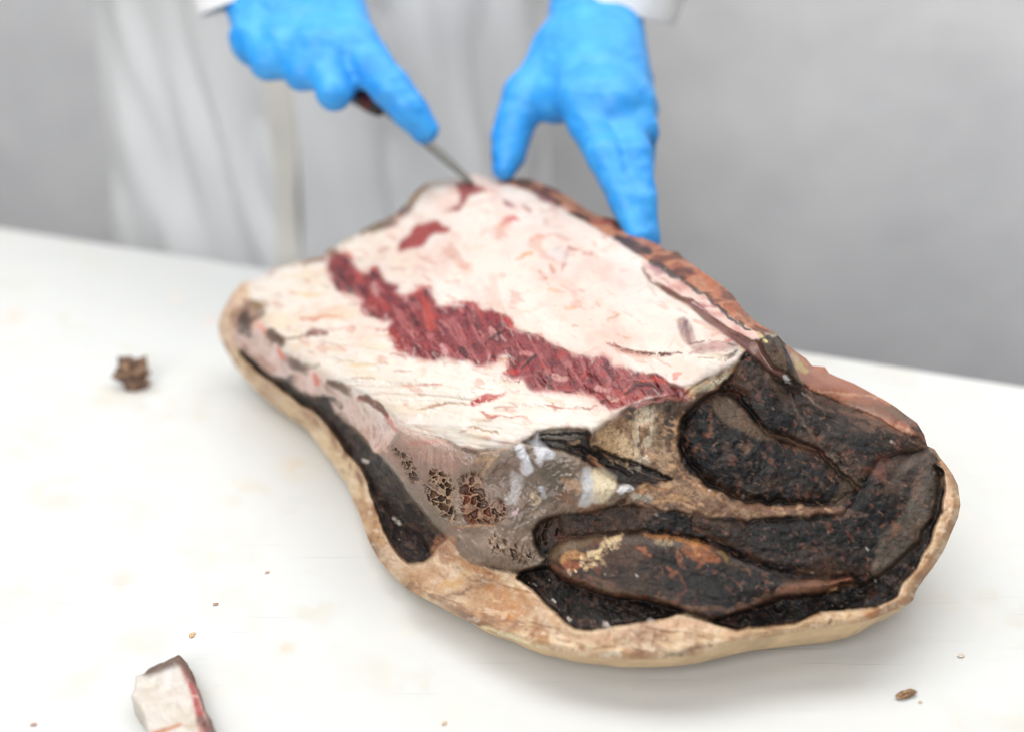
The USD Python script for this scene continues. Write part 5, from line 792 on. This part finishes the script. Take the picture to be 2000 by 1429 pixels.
# ------------------------------------------------------------------ offcut, scraps and crumbs on the table
def patch(name, poly, zf, thick, paint, mt, label, cat, step=1.6, group=None, wob=2.0, round_px=8, rel=None):
    pg = Polygon(poly); x0, y0, x1, y1 = pg.bounds; xs, ys = np.meshgrid(np.arange(x0 - 4, x1 + 4, step), np.arange(y0 - 4, y1 + 4, step))
    q3 = np.stack([xs * .06, ys * .06, xs * 0], -1); wx, wy = xs + wob * 2 * (meshkit.fbm(q3, 3, 1) - .5), ys + wob * 2 * (meshkit.fbm(q3, 3, 9) - .5)
    ins = shapely.contains_xy(pg, wx.ravel(), wy.ravel()).reshape(xs.shape); ed = ndimage.distance_transform_edt(np.pad(ins, 1))[1:-1, 1:-1] * step
    rr = np.sqrt(np.clip(1 - (1 - np.clip(ed / round_px, 0, 1)) ** 2, 0, 1))
    n1 = meshkit.fbm(np.stack([xs * .05, ys * .05, xs * 0 + 3], -1), 4, 21)
    h = thick * (.72 + .28 * rr) + (n1 - .5) * thick * .22 + (rel(xs, ys) if rel else 0)
    base = at(xs, ys, thick); P = base.copy(); P[..., 2] = h
    col = paint(xs, ys, ed, n1); i = np.arange(xs.size).reshape(xs.shape); cell = ins[:-1, :-1] & ins[1:, :-1] & ins[1:, 1:] & ins[:-1, 1:]
    f = np.stack([i[:-1, :-1], i[1:, :-1], i[1:, 1:], i[:-1, 1:]], -1)[cell]; u, inv = np.unique(f.ravel(), return_inverse=True); f = inv.reshape(-1, 4)
    tri = np.vstack([f[:, [0, 1, 2]], f[:, [0, 2, 3]]]); V = P.reshape(-1, 3)[u]; C = col.reshape(-1, 3)[u]
    e = np.sort(np.vstack([tri[:, [0, 1]], tri[:, [1, 2]], tri[:, [2, 0]]]), 1); ue, cnt = np.unique(e, axis=0, return_counts=True); be = ue[cnt == 1]
    bv = np.unique(be); mp = {int(v): len(V) + k for k, v in enumerate(bv)}; lo = V[bv].copy(); c0 = V.mean(0); lo[:, :2] += (c0[:2] - lo[:, :2]) * .01; lo[:, 2] = .0005
    sf = []
    for a_, b_ in be: sf += [[a_, b_, mp[int(b_)]], [a_, mp[int(b_)], mp[int(a_)]]]
    tm = trimesh.Trimesh(np.vstack([V, lo]), np.vstack([tri, sf]), process=False); trimesh.repair.fix_normals(tm)
    p = obj(name, tm, mt, None, smooth=True, color=np.vstack([C, C[bv]])); tag(p, label, cat, group); return p
def band_dist(xs, ys, pts):
    l = LineString(pts); return shapely.distance(shapely.points(xs, ys), l)
def paint_slice(xs, ys, ed, n1):
    c = np.ones(xs.shape + (3,)) * lin((226, 216, 206)); q = np.stack([xs * .02, ys * .02, xs * 0], -1); n = meshkit.fbm(q, 4, 4)[..., None]
    c = c * (1 - smoothstep(.45, .6, n) * .6) + lin((216, 204, 186)) * smoothstep(.45, .6, n) * .6
    def put(d, w, soft, col, k):
        nonlocal c
        a = ((1 - smoothstep(w - soft, w + soft, d)) * k)[..., None]; c = c * (1 - a) + lin(col) * a
    wv = (n1 - .5) * 8
    put(band_dist(xs, ys, [(338,1290),(330,1310),(325,1340)]) , 7, 5, (238, 236, 236), .6)
    put(band_dist(xs, ys, [(362,1300),(378,1345),(392,1400),(400,1440)]) + wv, 9, 5, (196, 120, 112), .75)
    put(band_dist(xs, ys, [(372,1335),(380,1352)]) + wv, 5, 3, (172, 70, 70), .8); put(band_dist(xs, ys, [(382,1366),(390,1392)]) + wv, 6, 3, (168, 62, 62), .85)
    put(band_dist(xs, ys, [(372,1358),(384,1360),(392,1362)]), 1.6, 1.5, (226, 180, 170), .8)
    put(band_dist(xs, ys, [(288,1300),(318,1288),(348,1276)]) + wv * .5, 19, 8, (100, 78, 66), .95); put(band_dist(xs, ys, [(346,1276),(362,1296),(376,1322)]) + wv * .5, 9, 6, (104, 76, 66), .95)
    put(band_dist(xs, ys, [(372,1306),(388,1345),(402,1385),(416,1420),(440,1480)]) + wv * .4, 5, 3, (112, 72, 66), .85)
    put(band_dist(xs, ys, [(392,1405),(402,1412),(410,1430)]), 9, 6, (90, 50, 48), .8); put(band_dist(xs, ys, [(288,1432),(320,1422),(352,1412)]) + wv * .4, 3, 3, (196, 120, 60), .9); put(band_dist(xs, ys, [(352,1413),(390,1411)]), 1.5, 2, (214, 170, 140), .7)
    return c * .80
patch('beef_offcut', [(265,1314),(278,1311),(290,1298),(320,1286),(338,1278),(348,1272),(356,1278),(364,1288),(374,1304),(383,1322),(389,1342),(396,1362),(402,1382),(412,1398),(422,1424),(440,1470),(458,1540),(330,1560),(300,1500),(288,1432),(283,1412),(281,1397),(268,1378),(262,1364),(254,1356),(260,1338)], None, .016, paint_slice, fat_m, 'sliced strip of white beef fat with red and brown edge, nearest the viewer', 'meat offcut',
      rel=lambda xs, ys: -.0022 * np.exp(-(band_dist(xs, ys, [(288,1433),(320,1423),(352,1413),(395,1410)]) / 4) ** 2))
def chunk(name, px, py, rpx, stretch, seed, col, label, cat, group=None, zoff=.0, amp=.55, rot=0.0, sub=5):
    d = depth_of(px, py, 0); R = rpx / FPX * float(d); s = trimesh.creation.icosphere(sub, 1.0); v = np.array(s.vertices)
    n = meshkit.fbm(v * 1.6 + seed * 7.3, 4, seed); v = v * (1 + amp * 2 * (n - .5) + .5 * (meshkit.fbm(v * 4.5 + seed, 3, seed + 9) - .5))[:, None] * np.array(stretch); c, s_ = math.cos(rot), math.sin(rot)
    v = np.stack([v[:, 0] * c - v[:, 1] * s_, v[:, 0] * s_ + v[:, 1] * c, v[:, 2]], -1) * R; v[:, 2] = np.maximum(v[:, 2] - v[:, 2].min() * .72, 0) + .0004
    v += np.array([*at(px, py, 0)[:2], 0]); nn = meshkit.fbm(np.array(s.vertices) * 3 + seed, 4, seed + 3)[:, None]; cs = [lin(x) for x in col]
    C = cs[0] * (1 - smoothstep(.35, .6, nn)) + cs[1] * smoothstep(.35, .6, nn)
    if len(cs) > 2: a = smoothstep(.6, .72, nn); C = C * (1 - a) + cs[2] * a
    p = obj(name, (v, np.array(s.faces)), crust_m, None, smooth=True, color=C); tag(p, label, cat, group)
chunk('meat_scrap', 266, 754, 28, (1.0, .72, 1.2), 4, [(88,66,56),(132,102,82),(206,170,134)], 'dark brown dried trimming lying alone left of the rib', 'meat scrap', amp=1.05)
chunk('meat_flake', 1771, 1358, 15, (1.5, .55, .35), 8, [(112,82,60),(146,112,80),(206,176,130)], 'thin brown flake on the table near the lower right corner', 'meat scrap', amp=.6, rot=.45, sub=3)
for (x, y, r, c, lb) in [(375, 1241, 6, (206,150,84), 'orange crumb just above the cut beef strip'), (421, 1180, 4.5, (150,96,66), 'small brown crumb between the cut strip and the rib'), (1876, 1281, 6, (214,190,166), 'pale crumb near the right edge of the table'), (1797, 1371, 3.5, (196,170,120), 'tiny tan crumb beside the brown flake'), (66, 1415, 5, (170,110,80), 'brown crumb at the bottom left corner of the table'), (868, 1413, 4.5, (200,160,100), 'ochre crumb at the table front below the rib'), (522, 1118, 3.5, (180,120,80), 'tiny crumb on the table left of the tan rind')]:
    chunk('crumb', x, y, r * .9, (1.3, .9, .3), int(x), [tuple(v * .6 + 92 for v in c), tuple(v * .65 + 70 for v in c)], lb, 'crumb', amp=.6, rot=x, sub=2)
